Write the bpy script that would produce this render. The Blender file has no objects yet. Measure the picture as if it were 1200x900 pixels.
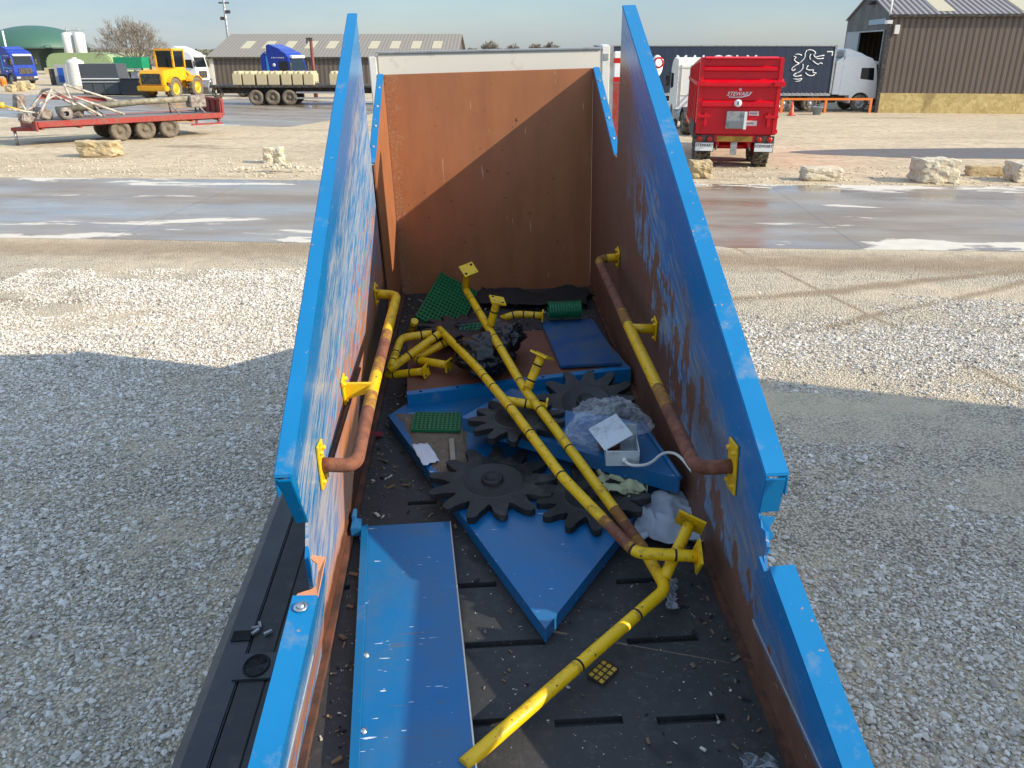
import bpy, bmesh, math, random
import numpy as np
from mathutils import Vector, Matrix, Euler, noise as mnoise
random.seed(7); RNG = np.random.default_rng(11)
R_ = math.radians
scene = bpy.context.scene
COL = scene.collection

# ---------------------------------------------------------------- camera
CAMH = 3.6; PITCH = R_(22.5); FPX = 950.0; CX, CY = 600.0, 450.0   # the photo is 1200 x 900
cam_d = bpy.data.cameras.new("camera"); cam = bpy.data.objects.new("camera", cam_d); COL.objects.link(cam)
cam_d.sensor_fit = 'HORIZONTAL'; cam_d.sensor_width = 36.0; cam_d.lens = 36.0 * FPX / 1200.0
cam_d.clip_start = 0.05; cam_d.clip_end = 5000.0
cam.location = (0, 0, CAMH); cam.rotation_euler = (R_(90) - PITCH, 0, 0)
scene.camera = cam
# frame of the slightly nose-up trailer (x right, y forward, z up), origin on its deck below the camera
DECKH = 2.4
def _frame():
    F = Vector((548 - CX, 0 - CY, FPX)).normalized()
    rt = -0.045
    r = Vector((1, rt, -(F.x + F.y * rt) / F.z)).normalized()
    U = r.cross(F)
    if U.y > 0: U = -U
    C = Matrix(((1, 0, 0), (0, -math.sin(PITCH), -math.cos(PITCH)), (0, math.cos(PITCH), -math.sin(PITCH)))).transposed()
    X, Y, Z = C @ r, C @ F, C @ U
    o = Vector((0, 0, CAMH)) - Z * DECKH
    return Matrix(((X.x, Y.x, Z.x, o.x), (X.y, Y.y, Z.y, o.y), (X.z, Y.z, Z.z, o.z), (0, 0, 0, 1))), C
T, CW = _frame(); TI = T.inverted()
def wray(x, y): return CW @ Vector((x - CX, y - CY, FPX))
def G(x, y, z=0.0):
    d = wray(x, y); t = (z - CAMH) / d.z; return Vector((d.x * t, d.y * t, z))
def at(x, y, Y):
    d = wray(x, y); t = Y / d.y; return Vector((d.x * t, Y, CAMH + d.z * t))
def tray(x, y): return TI.to_3x3() @ wray(x, y)
def tz(x, y, z=0.0):
    d = tray(x, y); t = (z - DECKH) / d.z; return Vector((d.x * t, d.y * t, z))
def tx(x, y, X):
    d = tray(x, y); t = X / d.x; return Vector((X, d.y * t, DECKH + d.z * t))
def ty(x, y, Y):
    d = tray(x, y); t = Y / d.y; return Vector((d.x * t, Y, DECKH + d.z * t))

# ---------------------------------------------------------------- sun, sky, exposure
sun_dir = (T.to_3x3() @ Vector((1.80, -0.62, 1.0))).normalized()          # towards the sun
sd = bpy.data.lights.new("sun", 'SUN'); sd.energy = 4.5; sd.angle = R_(0.53); sd.color = (1.0, 0.89, 0.73)
sun = bpy.data.objects.new("sun", sd); COL.objects.link(sun)
sun.rotation_euler = sun_dir.to_track_quat('Z', 'Y').to_euler(); sun.location = (30, -20, 40)
EL = math.asin(sun_dir.z); AZ = math.atan2(sun_dir.x, sun_dir.y)
W = bpy.data.worlds.new("World"); scene.world = W; W.use_nodes = True
wn = W.node_tree.nodes; wl = W.node_tree.links
bg = wn['Background']; bg.inputs['Strength'].default_value = 0.15
sky = wn.new('ShaderNodeTexSky'); sky.sky_type = 'NISHITA'; sky.sun_disc = False
sky.sun_elevation = EL; sky.sun_rotation = AZ; sky.air_density = 1.0; sky.dust_density = 0.6; sky.ozone_density = 3.0
# thin high cloud over the blue
tc = wn.new('ShaderNodeTexCoord'); mp = wn.new('ShaderNodeMapping'); mp.inputs['Scale'].default_value = (1.6, 1.6, 7.0)
nz = wn.new('ShaderNodeTexNoise'); nz.inputs['Scale'].default_value = 1.7; nz.inputs['Detail'].default_value = 6; nz.inputs['Roughness'].default_value = .6
rp = wn.new('ShaderNodeValToRGB'); rp.color_ramp.elements[0].position = .38; rp.color_ramp.elements[1].position = .78
rp.color_ramp.elements[0].color = (0.30, 0.30, 0.30, 1); rp.color_ramp.elements[1].color = (.70, .70, .70, 1)
mx = wn.new('ShaderNodeMix'); mx.data_type = 'RGBA'; mx.inputs[7].default_value = (2.5, 3.05, 3.75, 1)
wl.new(tc.outputs['Generated'], mp.inputs[0]); wl.new(mp.outputs[0], nz.inputs['Vector']); wl.new(nz.outputs[0], rp.inputs[0])
wl.new(rp.outputs[0], mx.inputs[0]); wl.new(sky.outputs[0], mx.inputs[6])
# horizon sky toned grey-blue; unseen sky above it brightened to fill the shade
sx = wn.new('ShaderNodeSeparateXYZ'); wl.new(tc.outputs['Generated'], sx.inputs[0])
hr = wn.new('ShaderNodeValToRGB'); wl.new(sx.outputs[2], hr.inputs[0]); hr.color_ramp.elements[0].position = .0; hr.color_ramp.elements[0].color = (.72, .74, .78, 1)
hr.color_ramp.elements[1].position = .40; hr.color_ramp.elements[1].color = (1.62, 1.60, 1.56, 1); e_ = hr.color_ramp.elements.new(.09); e_.color = (.56, .64, .72, 1)
hm = wn.new('ShaderNodeMix'); hm.data_type = 'RGBA'; hm.blend_type = 'MULTIPLY'; hm.inputs[0].default_value = 1.0
wl.new(mx.outputs[2], hm.inputs[6]); wl.new(hr.outputs[0], hm.inputs[7]); wl.new(hm.outputs[2], bg.inputs[0])
scene.view_settings.view_transform = 'Standard'; scene.view_settings.look = 'None'
scene.view_settings.exposure = 0.56; scene.view_settings.gamma = 1.0; scene.view_settings.use_curve_mapping = False
scene.render.engine = 'CYCLES'; scene.cycles.max_bounces = 8; scene.cycles.transparent_max_bounces = 12

# ---------------------------------------------------------------- materials
def S(r, g, b):
    f = lambda c: (c / 255 / 12.92) if c / 255 <= .04045 else ((c / 255 + .055) / 1.055) ** 2.4
    return (f(r), f(g), f(b), 1.0)
class NT:
    def __init__(s, name):
        s.m = bpy.data.materials.new(name); s.m.use_nodes = True
        s.n = s.m.node_tree.nodes; s.l = s.m.node_tree.links; s.b = s.n['Principled BSDF']
        s.co = s.n.new('ShaderNodeTexCoord').outputs['Object']
    def new(s, t, **k):
        x = s.n.new(t)
        for a, v in k.items(): setattr(x, a, v)
        return x
    def set(s, sock, v):
        if hasattr(v, 'links') or isinstance(v, bpy.types.NodeSocket): s.l.new(v, sock)
        else: sock.default_value = v
    def noise(s, scale=5., detail=5., rough=.55, vec=None, dist=0., sc=None):
        x = s.new('ShaderNodeTexNoise'); x.inputs['Scale'].default_value = scale; x.inputs['Detail'].default_value = detail
        x.inputs['Roughness'].default_value = rough; x.inputs['Distortion'].default_value = dist
        v = vec or s.co
        if sc: 
            m = s.new('ShaderNodeMapping'); m.inputs['Scale'].default_value = sc; s.l.new(v, m.inputs[0]); v = m.outputs[0]
        s.l.new(v, x.inputs['Vector']); return x.outputs[0]
    def vor(s, scale, feature='F1', out='Distance', vec=None, rnd=1.):
        x = s.new('ShaderNodeTexVoronoi', feature=feature); x.inputs['Scale'].default_value = scale; x.inputs['Randomness'].default_value = rnd
        s.l.new(vec or s.co, x.inputs['Vector']); return x.outputs[out]
    def ramp(s, fac, stops, const=False):
        x = s.new('ShaderNodeValToRGB'); e = x.color_ramp.elements
        if const: x.color_ramp.interpolation = 'CONSTANT'
        while len(e) < len(stops): e.new(.5)
        for q, (p, c) in zip(e, stops):
            q.position = p; q.color = (c, c, c, 1) if not isinstance(c, (tuple, list)) else (tuple(c) + (1,))[:4]
        s.l.new(fac, x.inputs[0]); return x.outputs[0]
    def mix(s, f, a, b, mode='MIX'):
        x = s.new('ShaderNodeMix', data_type='RGBA', blend_type=mode)
        s.set(x.inputs[0], f); s.set(x.inputs[6], a); s.set(x.inputs[7], b); return x.outputs[2]
    def math(s, op, a, b=0., clamp=False):
        x = s.new('ShaderNodeMath', operation=op, use_clamp=clamp); s.set(x.inputs[0], a); s.set(x.inputs[1], b); return x.outputs[0]
    def xyz(s, v=None):
        x = s.new('ShaderNodeSeparateXYZ'); s.l.new(v or s.co, x.inputs[0]); return x.outputs
    def comb(s, a, b, c):
        x = s.new('ShaderNodeCombineXYZ'); s.set(x.inputs[0], a); s.set(x.inputs[1], b); s.set(x.inputs[2], c); return x.outputs[0]
    def bump(s, h, strength=.3, dist=.01):
        x = s.new('ShaderNodeBump'); x.inputs['Strength'].default_value = strength; x.inputs['Distance'].default_value = dist
        s.l.new(h, x.inputs['Height']); s.l.new(x.outputs[0], s.b.inputs['Normal'])
    def out(s, col=None, rough=None, metal=None):
        if col is not None: s.set(s.b.inputs['Base Color'], col)
        if rough is not None: s.set(s.b.inputs['Roughness'], rough)
        if metal is not None: s.set(s.b.inputs['Metallic'], metal)
        return s.m
MC = {}
def pm(name, c, rough=.55, metal=0., var=.18, scale=4., dirt=None, damt=.35, dscale=6., bump=.0, bscale=60., spots=None):
    """painted or plain surface: tone variation, dirt with edges of its own, fine bump"""
    if name in MC: return MC[name]
    t = NT(name); c = tuple(c)[:3]
    n = t.noise(scale, 6, .6)
    col = t.mix(n, tuple(v * (1 - var) for v in c) + (1,), tuple(min(1, v * (1 + var)) for v in c) + (1,))
    r = t.ramp(n, [(.3, max(.02, rough - .08)), (.7, min(1, rough + .1))])
    if dirt:
        d = t.ramp(t.noise(dscale, 8, .68), [(.62 - damt * .5, 0.), (.78 - damt * .35, 1.)])
        col = t.mix(t.math('MULTIPLY', d, .85), col, tuple(dirt)[:3] + (1,)); r = t.mix(d, r, (.85, .85, .85, 1))
    if spots:
        sp = t.ramp(t.noise(spots[1], 3, .5), [(spots[2], 0.), (spots[2] + .02, 1.)])
        col = t.mix(sp, col, tuple(spots[0])[:3] + (1,)); 
    if bump: t.bump(t.noise(bscale, 4, .6), bump, .01)
    MC[name] = t.out(col, r, metal); return MC[name]
def stripes(name, c1, c2, axis, period, frac=.3, rough=.5, bump=.6, var=.15):
    """profiled sheeting: ribs along one axis with real colour difference kept tiny, relief by bump"""
    if name in MC: return MC[name]
    t = NT(name); x = t.xyz()[axis]
    w = t.math('FRACT', t.math('DIVIDE', x, period))
    m = t.ramp(w, [(0., 0.), (.06, 1.), (frac, 1.), (frac + .06, 0.)])
    n = t.noise(.7, 6, .6); n2 = t.noise(3., 6, .6, sc=(1, 1, .15))
    a = t.mix(m, tuple(c1)[:3] + (1,), tuple(c2)[:3] + (1,))
    a = t.mix(t.math('MULTIPLY', n2, var * 2), a, (.25, .22, .19, 1))
    t.bump(m, bump, .05); MC[name] = t.out(a, t.ramp(n, [(.3, rough - .1), (.7, rough + .15)])); return MC[name]

BLUE = S(0, 112, 164); BLUE3 = BLUE[:3]; RUST = S(142, 84, 50); DKRUST = S(74, 46, 34)
m_blue = pm('blue_paint', BLUE, .36, var=.14, scale=2.2, dirt=S(112, 128, 140), damt=.10, dscale=5, spots=(S(150, 128, 108), 38, .70), bump=.10, bscale=5)
def scuffed_blue(name, amt=.62):
    t = NT(name); n = t.noise(3, 6, .6)
    c = t.mix(n, S(2, 88, 138), S(8, 106, 160))
    sc = t.ramp(t.noise(9, 7, .7, sc=(.35, 3.2, 1)), [(.70 - amt * .1, 0.), (.735 - amt * .1, 1.)])
    c = t.mix(t.math('MULTIPLY', sc, .8), c, S(86, 88, 92))
    wh = t.ramp(t.noise(24, 3, .5, sc=(.5, 3.2, 1)), [(.705, 0.), (.72, 1.)])
    c = t.mix(wh, c, S(205, 212, 218))
    du = t.ramp(t.noise(2.2, 8, .7), [(.44, 0.), (.78, 1.)]); c = t.mix(t.math('MULTIPLY', du, .7), c, S(78, 92, 104))
    t.bump(t.noise(3.5, 4, .5), .30, .03)
    return t.out(c, t.ramp(n, [(.3, .28), (.7, .46)]))
m_scuff = scuffed_blue('scuffed_blue_paint')
m_yel = pm('yellow_paint', S(230, 182, 8), .40, var=.12, scale=6, dirt=S(92, 62, 30), damt=.16, dscale=17, spots=(S(60, 44, 26), 48, .69))
m_yeld = pm('yellow_rusty_paint', S(222, 172, 10), .45, var=.12, scale=8, dirt=S(84, 52, 30), damt=.16, dscale=15, spots=(S(60, 44, 26), 60, .66))
m_yelr = pm('flaking_yellow_paint', S(216, 166, 20), .6, var=.2, scale=9, dirt=S(112, 66, 42), damt=.80, dscale=22)
m_band = pm('black_band', S(26, 22, 18), .6)
m_rustpipe = pm('rusty_pipe', S(126, 78, 54), .75, var=.35, scale=14, dirt=S(88, 46, 30), damt=.4, dscale=18, bump=.25, bscale=120)
m_rust = pm('rusty_steel', S(104, 62, 42), .8, var=.35, scale=8, dirt=S(46, 34, 28), damt=.5, dscale=7, bump=.3, bscale=80)
m_rubber = pm('black_rubber', S(44, 44, 45), .66, var=.3, scale=12, dirt=S(92, 88, 82), damt=.15, dscale=9, bump=.15, bscale=90)
m_blacksteel = pm('black_steel', S(38, 40, 44), .42, var=.25, scale=7, dirt=S(84, 80, 74), damt=.15, dscale=10)
m_dark = pm('dark_gap', S(14, 13, 13), .9)
m_chassis = pm('chassis_dark', S(40, 40, 42), .6, var=.3, dirt=S(110, 98, 80), damt=.35)
m_tyre = pm('tyre_rubber', S(46, 45, 44), .85, var=.3, scale=9, dirt=S(140, 126, 104), damt=.45, dscale=7, bump=.3, bscale=40)
m_dusty = pm('dusty_tyre', S(122, 110, 92), .9, var=.25, scale=9, dirt=S(72, 66, 58), damt=.4, dscale=9)
m_white = pm('white_paint', S(226, 222, 212), .38, var=.05, scale=2, dirt=S(170, 158, 138), damt=.15, dscale=3)
m_glass = pm('dark_glass', S(22, 30, 34), .06, var=.1)
m_chrome = pm('bright_metal', S(190, 190, 190), .28, metal=.9, var=.1)
m_galv = pm('galvanised_steel', S(168, 170, 170), .5, metal=.5, var=.2, scale=6, dirt=S(120, 112, 100), damt=.3)
m_red = pm('red_paint', S(205, 8, 30), .32, var=.08, scale=2, dirt=S(130, 50, 40), damt=.08)
m_oldred = pm('faded_red_paint', S(150, 42, 36), .6, var=.2, scale=3, dirt=S(120, 92, 76), damt=.35)
m_lampred = pm('red_lens', S(190, 24, 16), .2); m_lampor = pm('amber_lens', S(232, 120, 20), .2); m_lampw = pm('clear_lens', S(225, 228, 230), .12)

# ---------------------------------------------------------------- mesh helpers
class MB:
    def __init__(s): s.bm = bmesh.new(); s.mi = 0
    def _new(s, vs, fs):
        v = [s.bm.verts.new(p) for p in vs]; out = []
        for f in fs:
            try: q = s.bm.faces.new([v[i] for i in f]); q.material_index = s.mi; out.append(q)
            except ValueError: pass
        return v
    def box(s, x0, x1, y0, y1, z0, z1, M=None):
        P = [Vector(p) for p in ((x0, y0, z0), (x1, y0, z0), (x1, y1, z0), (x0, y1, z0), (x0, y0, z1), (x1, y0, z1), (x1, y1, z1), (x0, y1, z1))]
        if M: P = [M @ p for p in P]
        s._new(P, [(3, 2, 1, 0), (4, 5, 6, 7), (0, 1, 5, 4), (1, 2, 6, 5), (2, 3, 7, 6), (3, 0, 4, 7)]); return s
    def cbox(s, c, size, rot=(0, 0, 0)):
        M = Matrix.Translation(c) @ Euler(rot).to_matrix().to_4x4(); a, b, h = (v / 2 for v in size)
        return s.box(-a, a, -b, b, -h, h, M)
    def prism(s, poly, axis, a, b, M=None):
        f = {'x': lambda p, t: Vector((t, p[0], p[1])), 'y': lambda p, t: Vector((p[0], t, p[1])), 'z': lambda p, t: Vector((p[0], p[1], t))}[axis]
        n = len(poly); P = [f(p, a) for p in poly] + [f(p, b) for p in poly]
        if M: P = [M @ p for p in P]
        s._new(P, [tuple(range(n))[::-1], tuple(range(n, 2 * n))] + [(i, (i + 1) % n, n + (i + 1) % n, n + i) for i in range(n)]); return s
    def slab(s, pts, th, n=None):
        """plate from a 3-D polygon, thickness th downward along its normal"""
        pts = [Vector(p) for p in pts]
        nn = Vector((0, 0, 0))
        for i in range(len(pts)): nn += (pts[i] - pts[0]).cross(pts[(i + 1) % len(pts)] - pts[0])
        nn = (Vector(n) if n else nn).normalized()
        if not n and nn.z < 0: nn = -nn
        k = len(pts); P = pts + [p - nn * th for p in pts]
        s._new(P, [tuple(range(k)), tuple(range(k, 2 * k))[::-1]] + [(i, k + i, k + (i + 1) % k, (i + 1) % k) for i in range(k)]); return s
    def tube(s, path, r, n=14, cap=True, mis=None):
        path = [Vector(p) for p in path]; rr = r if isinstance(r, (list, tuple)) else [r] * len(path)
        tg = []
        for i in range(len(path)):
            a = path[max(0, i - 1)]; b = path[min(len(path) - 1, i + 1)]; tg.append((b - a).normalized())
        u = tg[0].orthogonal().normalized(); rings = []
        for i, p in enumerate(path):
            u = (u - tg[i] * u.dot(tg[i])).normalized(); w = tg[i].cross(u)
            rings.append([s.bm.verts.new(p + (u * math.cos(2 * math.pi * k / n) + w * math.sin(2 * math.pi * k / n)) * rr[i]) for k in range(n)])
        for i in range(len(rings) - 1):
            for k in range(n):
                f = s.bm.faces.new((rings[i][k], rings[i][(k + 1) % n], rings[i + 1][(k + 1) % n], rings[i + 1][k])); f.smooth = True
                f.material_index = mis[i] if mis else s.mi
        if cap:
            f = s.bm.faces.new(rings[0][::-1]); f.material_index = mis[0] if mis else s.mi
            f = s.bm.faces.new(rings[-1]); f.material_index = mis[-1] if mis else s.mi
        return s
    def cyl(s, a, b, r, n=16, r2=None): return s.tube([a, b], [r, r if r2 is None else r2], n)
    def lathe(s, prof, n=32, M=None, smooth=True):
        M = M or Matrix(); rings = []
        for r, z in prof: rings.append([s.bm.verts.new(M @ Vector((r * math.cos(2 * math.pi * k / n), r * math.sin(2 * math.pi * k / n), z))) for k in range(n)] if r > 1e-6 else [s.bm.verts.new(M @ Vector((0, 0, z)))])
        for a, b in zip(rings, rings[1:]):
            for k in range(n):
                q = [a[k % len(a)], a[(k + 1) % len(a)], b[(k + 1) % len(b)], b[k % len(b)]]
                q = list(dict.fromkeys(q))
                if len(q) > 2:
                    try: f = s.bm.faces.new(q); f.smooth = smooth; f.material_index = s.mi
                    except ValueError: pass
        return s
    def rock(s, c, size, sub=2, amp=.25, seed=0, fr=1.6, flat=None):
        t = bmesh.new(); bmesh.ops.create_icosphere(t, subdivisions=sub, radius=1)
        mp_ = {}
        for v in t.verts:
            p = v.co.copy(); k = max(abs(p.x), abs(p.y), abs(p.z)); p = p.lerp(p / k * .82, .88)
            p *= 1 + amp * (mnoise.noise(p * fr + Vector((seed * 3.1, seed * 1.7, 0))) + .5 * mnoise.noise(p * fr * 2.7 + Vector((seed, 5, 0))))
            mp_[v] = s.bm.verts.new(Vector(c) + Vector((p.x * size[0] / 2, p.y * size[1] / 2, p.z * size[2] / 2)))
        for f in t.faces: q = s.bm.faces.new([mp_[v] for v in f.verts]); q.material_index = s.mi
        t.free(); return s
    def mesh(s, me, M, mi=None):
        vs = [M @ v.co for v in me.vertices]; s0 = s.mi
        if mi is not None: s.mi = mi
        s._new(vs, [tuple(p.vertices) for p in me.polygons]); s.mi = s0; return s
    def bevel(s, w, seg=2, ang=35):
        es = [e for e in s.bm.edges if len(e.link_faces) == 2 and e.calc_face_angle(0) > R_(ang)]
        bmesh.ops.bevel(s.bm, geom=es, offset=w, segments=seg, affect='EDGES', clamp_overlap=True); return s
    def build(s, name, mats, parent=None, M=None, smooth=None, off=None, bev=0, seg=2, norm=True):
        if norm: bmesh.ops.recalc_face_normals(s.bm, faces=s.bm.faces[:])
        if bev: s.bevel(bev, seg)
        if off is not None: bmesh.ops.translate(s.bm, verts=s.bm.verts[:], vec=-Vector(off))
        me = bpy.data.meshes.new(name); s.bm.to_mesh(me); s.bm.free()
        for m in (mats if isinstance(mats, (list, tuple)) else [mats]): me.materials.append(m)
        if smooth is not None:
            me.polygons.foreach_set('use_smooth', [smooth] * len(me.polygons))
        o = bpy.data.objects.new(name, me); COL.objects.link(o)
        if parent: o.parent = parent
        if M is not None:
            if parent: o.matrix_local = M
            else: o.matrix_world = M
        return o
def tag(o, label=None, cat=None, group=None, kind=None):
    if label: o['label'] = label
    if cat: o['category'] = cat
    if group: o['group'] = group
    if kind: o['kind'] = kind
    return o
def thing(name, label, cat, M, group=None):
    o = bpy.data.objects.new(name, None); COL.objects.link(o); o.empty_display_size = .2; o.matrix_world = M
    return tag(o, label, cat, group)
def WM(loc, rz=0.): return Matrix.Translation(loc) @ Matrix.Rotation(rz, 4, 'Z')
def TM(off): return T @ Matrix.Translation(off)
def round_path(pts, r, seg=6):
    """polyline with its corners turned into bends of radius about r"""
    pts = [Vector(p) for p in pts]; out = [pts[0]]
    for a, b, c in zip(pts, pts[1:], pts[2:]):
        d1 = min(r, (a - b).length * .45); d2 = min(r, (c - b).length * .45)
        p, q = b + (a - b).normalized() * d1, b + (c - b).normalized() * d2
        for i in range(seg + 1):
            t = i / seg; out.append(p * (1 - t) ** 2 + b * 2 * t * (1 - t) + q * t * t)
    out.append(pts[-1]); return out
def text_mesh(body, size, extrude=.004, shear=0., bold=True):
    cu = bpy.data.curves.new('text', 'FONT'); cu.body = body; cu.size = size; cu.extrude = extrude; cu.align_x = 'CENTER'; cu.align_y = 'CENTER'
    cu.shear = shear; cu.offset = size * .012 if bold else 0; cu.resolution_u = 3
    o = bpy.data.objects.new('text', cu); COL.objects.link(o); bpy.context.view_layer.update()
    me = bpy.data.meshes.new_from_object(o.evaluated_get(bpy.context.evaluated_depsgraph_get()))
    bpy.data.objects.remove(o); bpy.data.curves.remove(cu); return me
# ---------------------------------------------------------------- ground, roads, gravel
def ground_mat():
    t = NT('yard_gravel'); 
    x, y, z = t.xyz()
    cells = t.vor(40., out='Color'); dist = t.vor(40.); cells2 = t.vor(9., out='Color')
    stone = t.mix(t.xyz(cells)[0], S(172, 160, 138), S(228, 214, 188))
    stone = t.mix(t.ramp(dist, [(.45, 0.), (.75, 1.)]), stone, S(112, 103, 90))
    # compacted dirt: long wheel-worn bands and patches
    n1 = t.noise(.28, 7, .62, sc=(.45, 1.25, 1)); n2 = t.noise(1.5, 6, .65)
    dm = t.ramp(t.math('ADD', t.math('MULTIPLY', n1, .72), t.math('MULTIPLY', n2, .28)), [(.42, 0.), (.57, 1.)])
    dirt = t.mix(t.noise(3., 7, .7), S(162, 144, 116), S(212, 192, 158))
    grit = t.ramp(t.vor(38.), [(.1, 1.), (.35, 0.)]); dirt = t.mix(t.math('MULTIPLY', grit, .35), dirt, S(206, 198, 182))
    wob = t.math('MULTIPLY', t.math('SUBTRACT', t.noise(.5, 3, .5), .5), .5)
    def track(p, q, w, x0, x1):
        A, B = G(*p), G(*q); k = (B.y - A.y) / (B.x - A.x)
        d = t.math('ABSOLUTE', t.math('ADD', t.math('SUBTRACT', y, t.math('ADD', t.math('MULTIPLY', x, k), A.y - k * A.x)), wob))
        f = t.ramp(t.math('ADD', t.math('DIVIDE', d, w * 2), t.math('MULTIPLY', t.math('SUBTRACT', n2, .5), .5)), [(.15, 1.), (.6, 0.)])
        g = t.math('MULTIPLY', t.math('GREATER_THAN', x, x0), t.math('LESS_THAN', x, x1)); return t.math('MULTIPLY', f, g)
    tk = track((0, 352), (360, 357), .16, -40, -1.5)
    for a in (track((860, 405), (1200, 333), .13, 1.2, 40), track((860, 352), (1200, 318), .2, 1.2, 40), track((890, 305), (1160, 440), .30, 1.2, 40), track((0, 290), (380, 292), .9, -40, -1.5), track((840, 305), (1200, 312), .8, 1.2, 40)): tk = t.math('MAXIMUM', tk, a)
    near = t.ramp(t.math('DIVIDE', y, 60.), [(.24, 0.), (.40, 1.)])
    c = t.mix(t.math('MULTIPLY', dm, .8), stone, dirt); c = t.mix(t.math('MULTIPLY', tk, .8), c, t.mix(t.noise(5., 5, .7), S(112, 92, 68), S(164, 142, 110)))
    # beyond the road the yard is finer and browner
    far = t.mix(t.noise(.16, 8, .7, sc=(.5, 1.6, 1)), S(168, 146, 112), S(222, 204, 170))
    far = t.mix(t.ramp(t.noise(2.2, 8, .75), [(.46, 0.), (.60, .55)]), far, S(142, 122, 96)); far = t.mix(t.ramp(t.noise(6., 5, .7), [(.45, 0.), (.7, .6)]), far, S(212, 198, 172))
    far = t.mix(t.ramp(t.noise(.35, 6, .6, sc=(.3, 1.6, 1)), [(.60, 0.), (.68, .75)]), far, S(124, 106, 82))
    c = t.mix(near, c, far)
    fields = t.mix(t.noise(.01, 4, .6), S(96, 104, 58), S(128, 112, 78))
    r = t.math('SQRT', t.math('ADD', t.math('MULTIPLY', x, x), t.math('MULTIPLY', y, y)))
    c = t.mix(t.ramp(t.math('DIVIDE', r, 400.), [(.42, 0.), (.55, 1.)]), c, fields)
    h = t.math('ADD', t.math('MULTIPLY', t.ramp(dist, [(.0, 1.), (.75, 0.)]), t.math('SUBTRACT', 1.15, t.math('MULTIPLY', dm, .75))), t.math('MULTIPLY', n2, 1.4))
    t.bump(h, .8, .03); return t.out(c, .93)
m = MB(); 
ys = [-40, -10, 0, 4, 8, 12, 16, 20, 26, 34, 50, 80, 140, 300, 900, 2500]; xs = [-2500, -600, -150, -60, -30, -15, -8, 0, 8, 15, 30, 60, 150, 600, 2500]
vg = [[m.bm.verts.new((a, b, 0)) for b in ys] for a in xs]
for i in range(len(xs) - 1):
    for j in range(len(ys) - 1): m.bm.faces.new((vg[i][j], vg[i + 1][j], vg[i + 1][j + 1], vg[i][j + 1]))
tag(m.build('ground', ground_mat()), kind='structure')

def road_mat(name, sx, dry, seed):
    t = NT(name); x, y, z = t.xyz()
    base = t.mix(t.noise(.6, 7, .65), S(122, 113, 100), S(164, 153, 136))
    mud = t.ramp(t.noise(.5, 7, .65, sc=(.35, 1.3, 1)), [(.42, 0.), (.60, .85)]); base = t.mix(mud, base, S(124, 108, 88))
    n = t.noise(.55, 8, .62, vec=t.comb(t.math('MULTIPLY', x, .4), t.math('MULTIPLY', y, 1.5), seed), dist=.5)
    # long stains run with the traffic; the crown and both edges dry out first
    ed = t.math('ABSOLUTE', t.math('DIVIDE', y, sx)); ed = t.ramp(ed, [(.0, 0.0), (.60, 0.0), (.98, .29)])
    ed = t.math('MULTIPLY', ed, t.ramp(t.noise(.9, 5, .6, sc=(.35, .6, 1)), [(.40, 0.), (.62, 1.)]))
    d = t.ramp(t.math('ADD', n, ed), [(dry, 0.), (dry + .035, 1.)])
    dryc = t.mix(t.noise(3., 6, .7), S(176, 168, 152), S(218, 210, 194))
    c = t.mix(d, base, dryc)
    wet = t.ramp(t.noise(.35, 6, .6, sc=(.4, 1.2, 1)), [(.38, .10), (.58, .55)])
    joint = t.ramp(t.math('ABSOLUTE', t.math('SUBTRACT', t.math('FRACT', t.math('DIVIDE', x, 5.)), .5)), [(.0, 1.), (.004, 0.)])
    c = t.mix(t.math('MULTIPLY', joint, .7), c, S(70, 66, 60))
    t.b.inputs['Specular IOR Level'].default_value = .5
    t.bump(t.noise(14., 4, .6), .03, .01)
    return t.out(c, t.mix(d, wet, (.85, .85, .85, 1)))
def strip(name, pa, pb, pc, pd, ext0, ext1, z, mat_args):
    a, b, c, d = [G(*p) for p in (pa, pb, pc, pd)]      # far edge a-b, near edge c-d
    mid0, mid1 = (a + c) / 2, (b + d) / 2; ux = (mid1 - mid0).normalized(); w = ((a - c).length + (b - d).length) / 4
    half = (mid1 - mid0).length / 2; ctr = (mid0 + mid1) / 2
    m = MB(); n = 40; x0, x1 = -half - ext0, half + ext1; vs = []
    for i in range(n + 1):
        x = x0 + (x1 - x0) * i / n; j1 = w + .10 * mnoise.noise(Vector((x * .9, 3, z * 90))); j2 = w + .10 * mnoise.noise(Vector((x * .9, 9, z * 90)))
        vs.append((m.bm.verts.new((x, -j2, 0)), m.bm.verts.new((x, j1, 0))))
    for p, q in zip(vs, vs[1:]): m.bm.faces.new((p[0], q[0], q[1], p[1]))
    return tag(m.build(name, road_mat(name + '_wet_concrete', w, *mat_args), M=WM((ctr.x, ctr.y, z), math.atan2(ux.y, ux.x))), kind='structure')
strip('road', (0, 212), (1200, 222), (0, 271), (1200, 289), 60, 60, .004, (.605, 2.1))
strip('yard_road', (0, 112), (410, 121), (0, 134), (410, 145), 60, 2, .004, (.72, 7.7))
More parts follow.
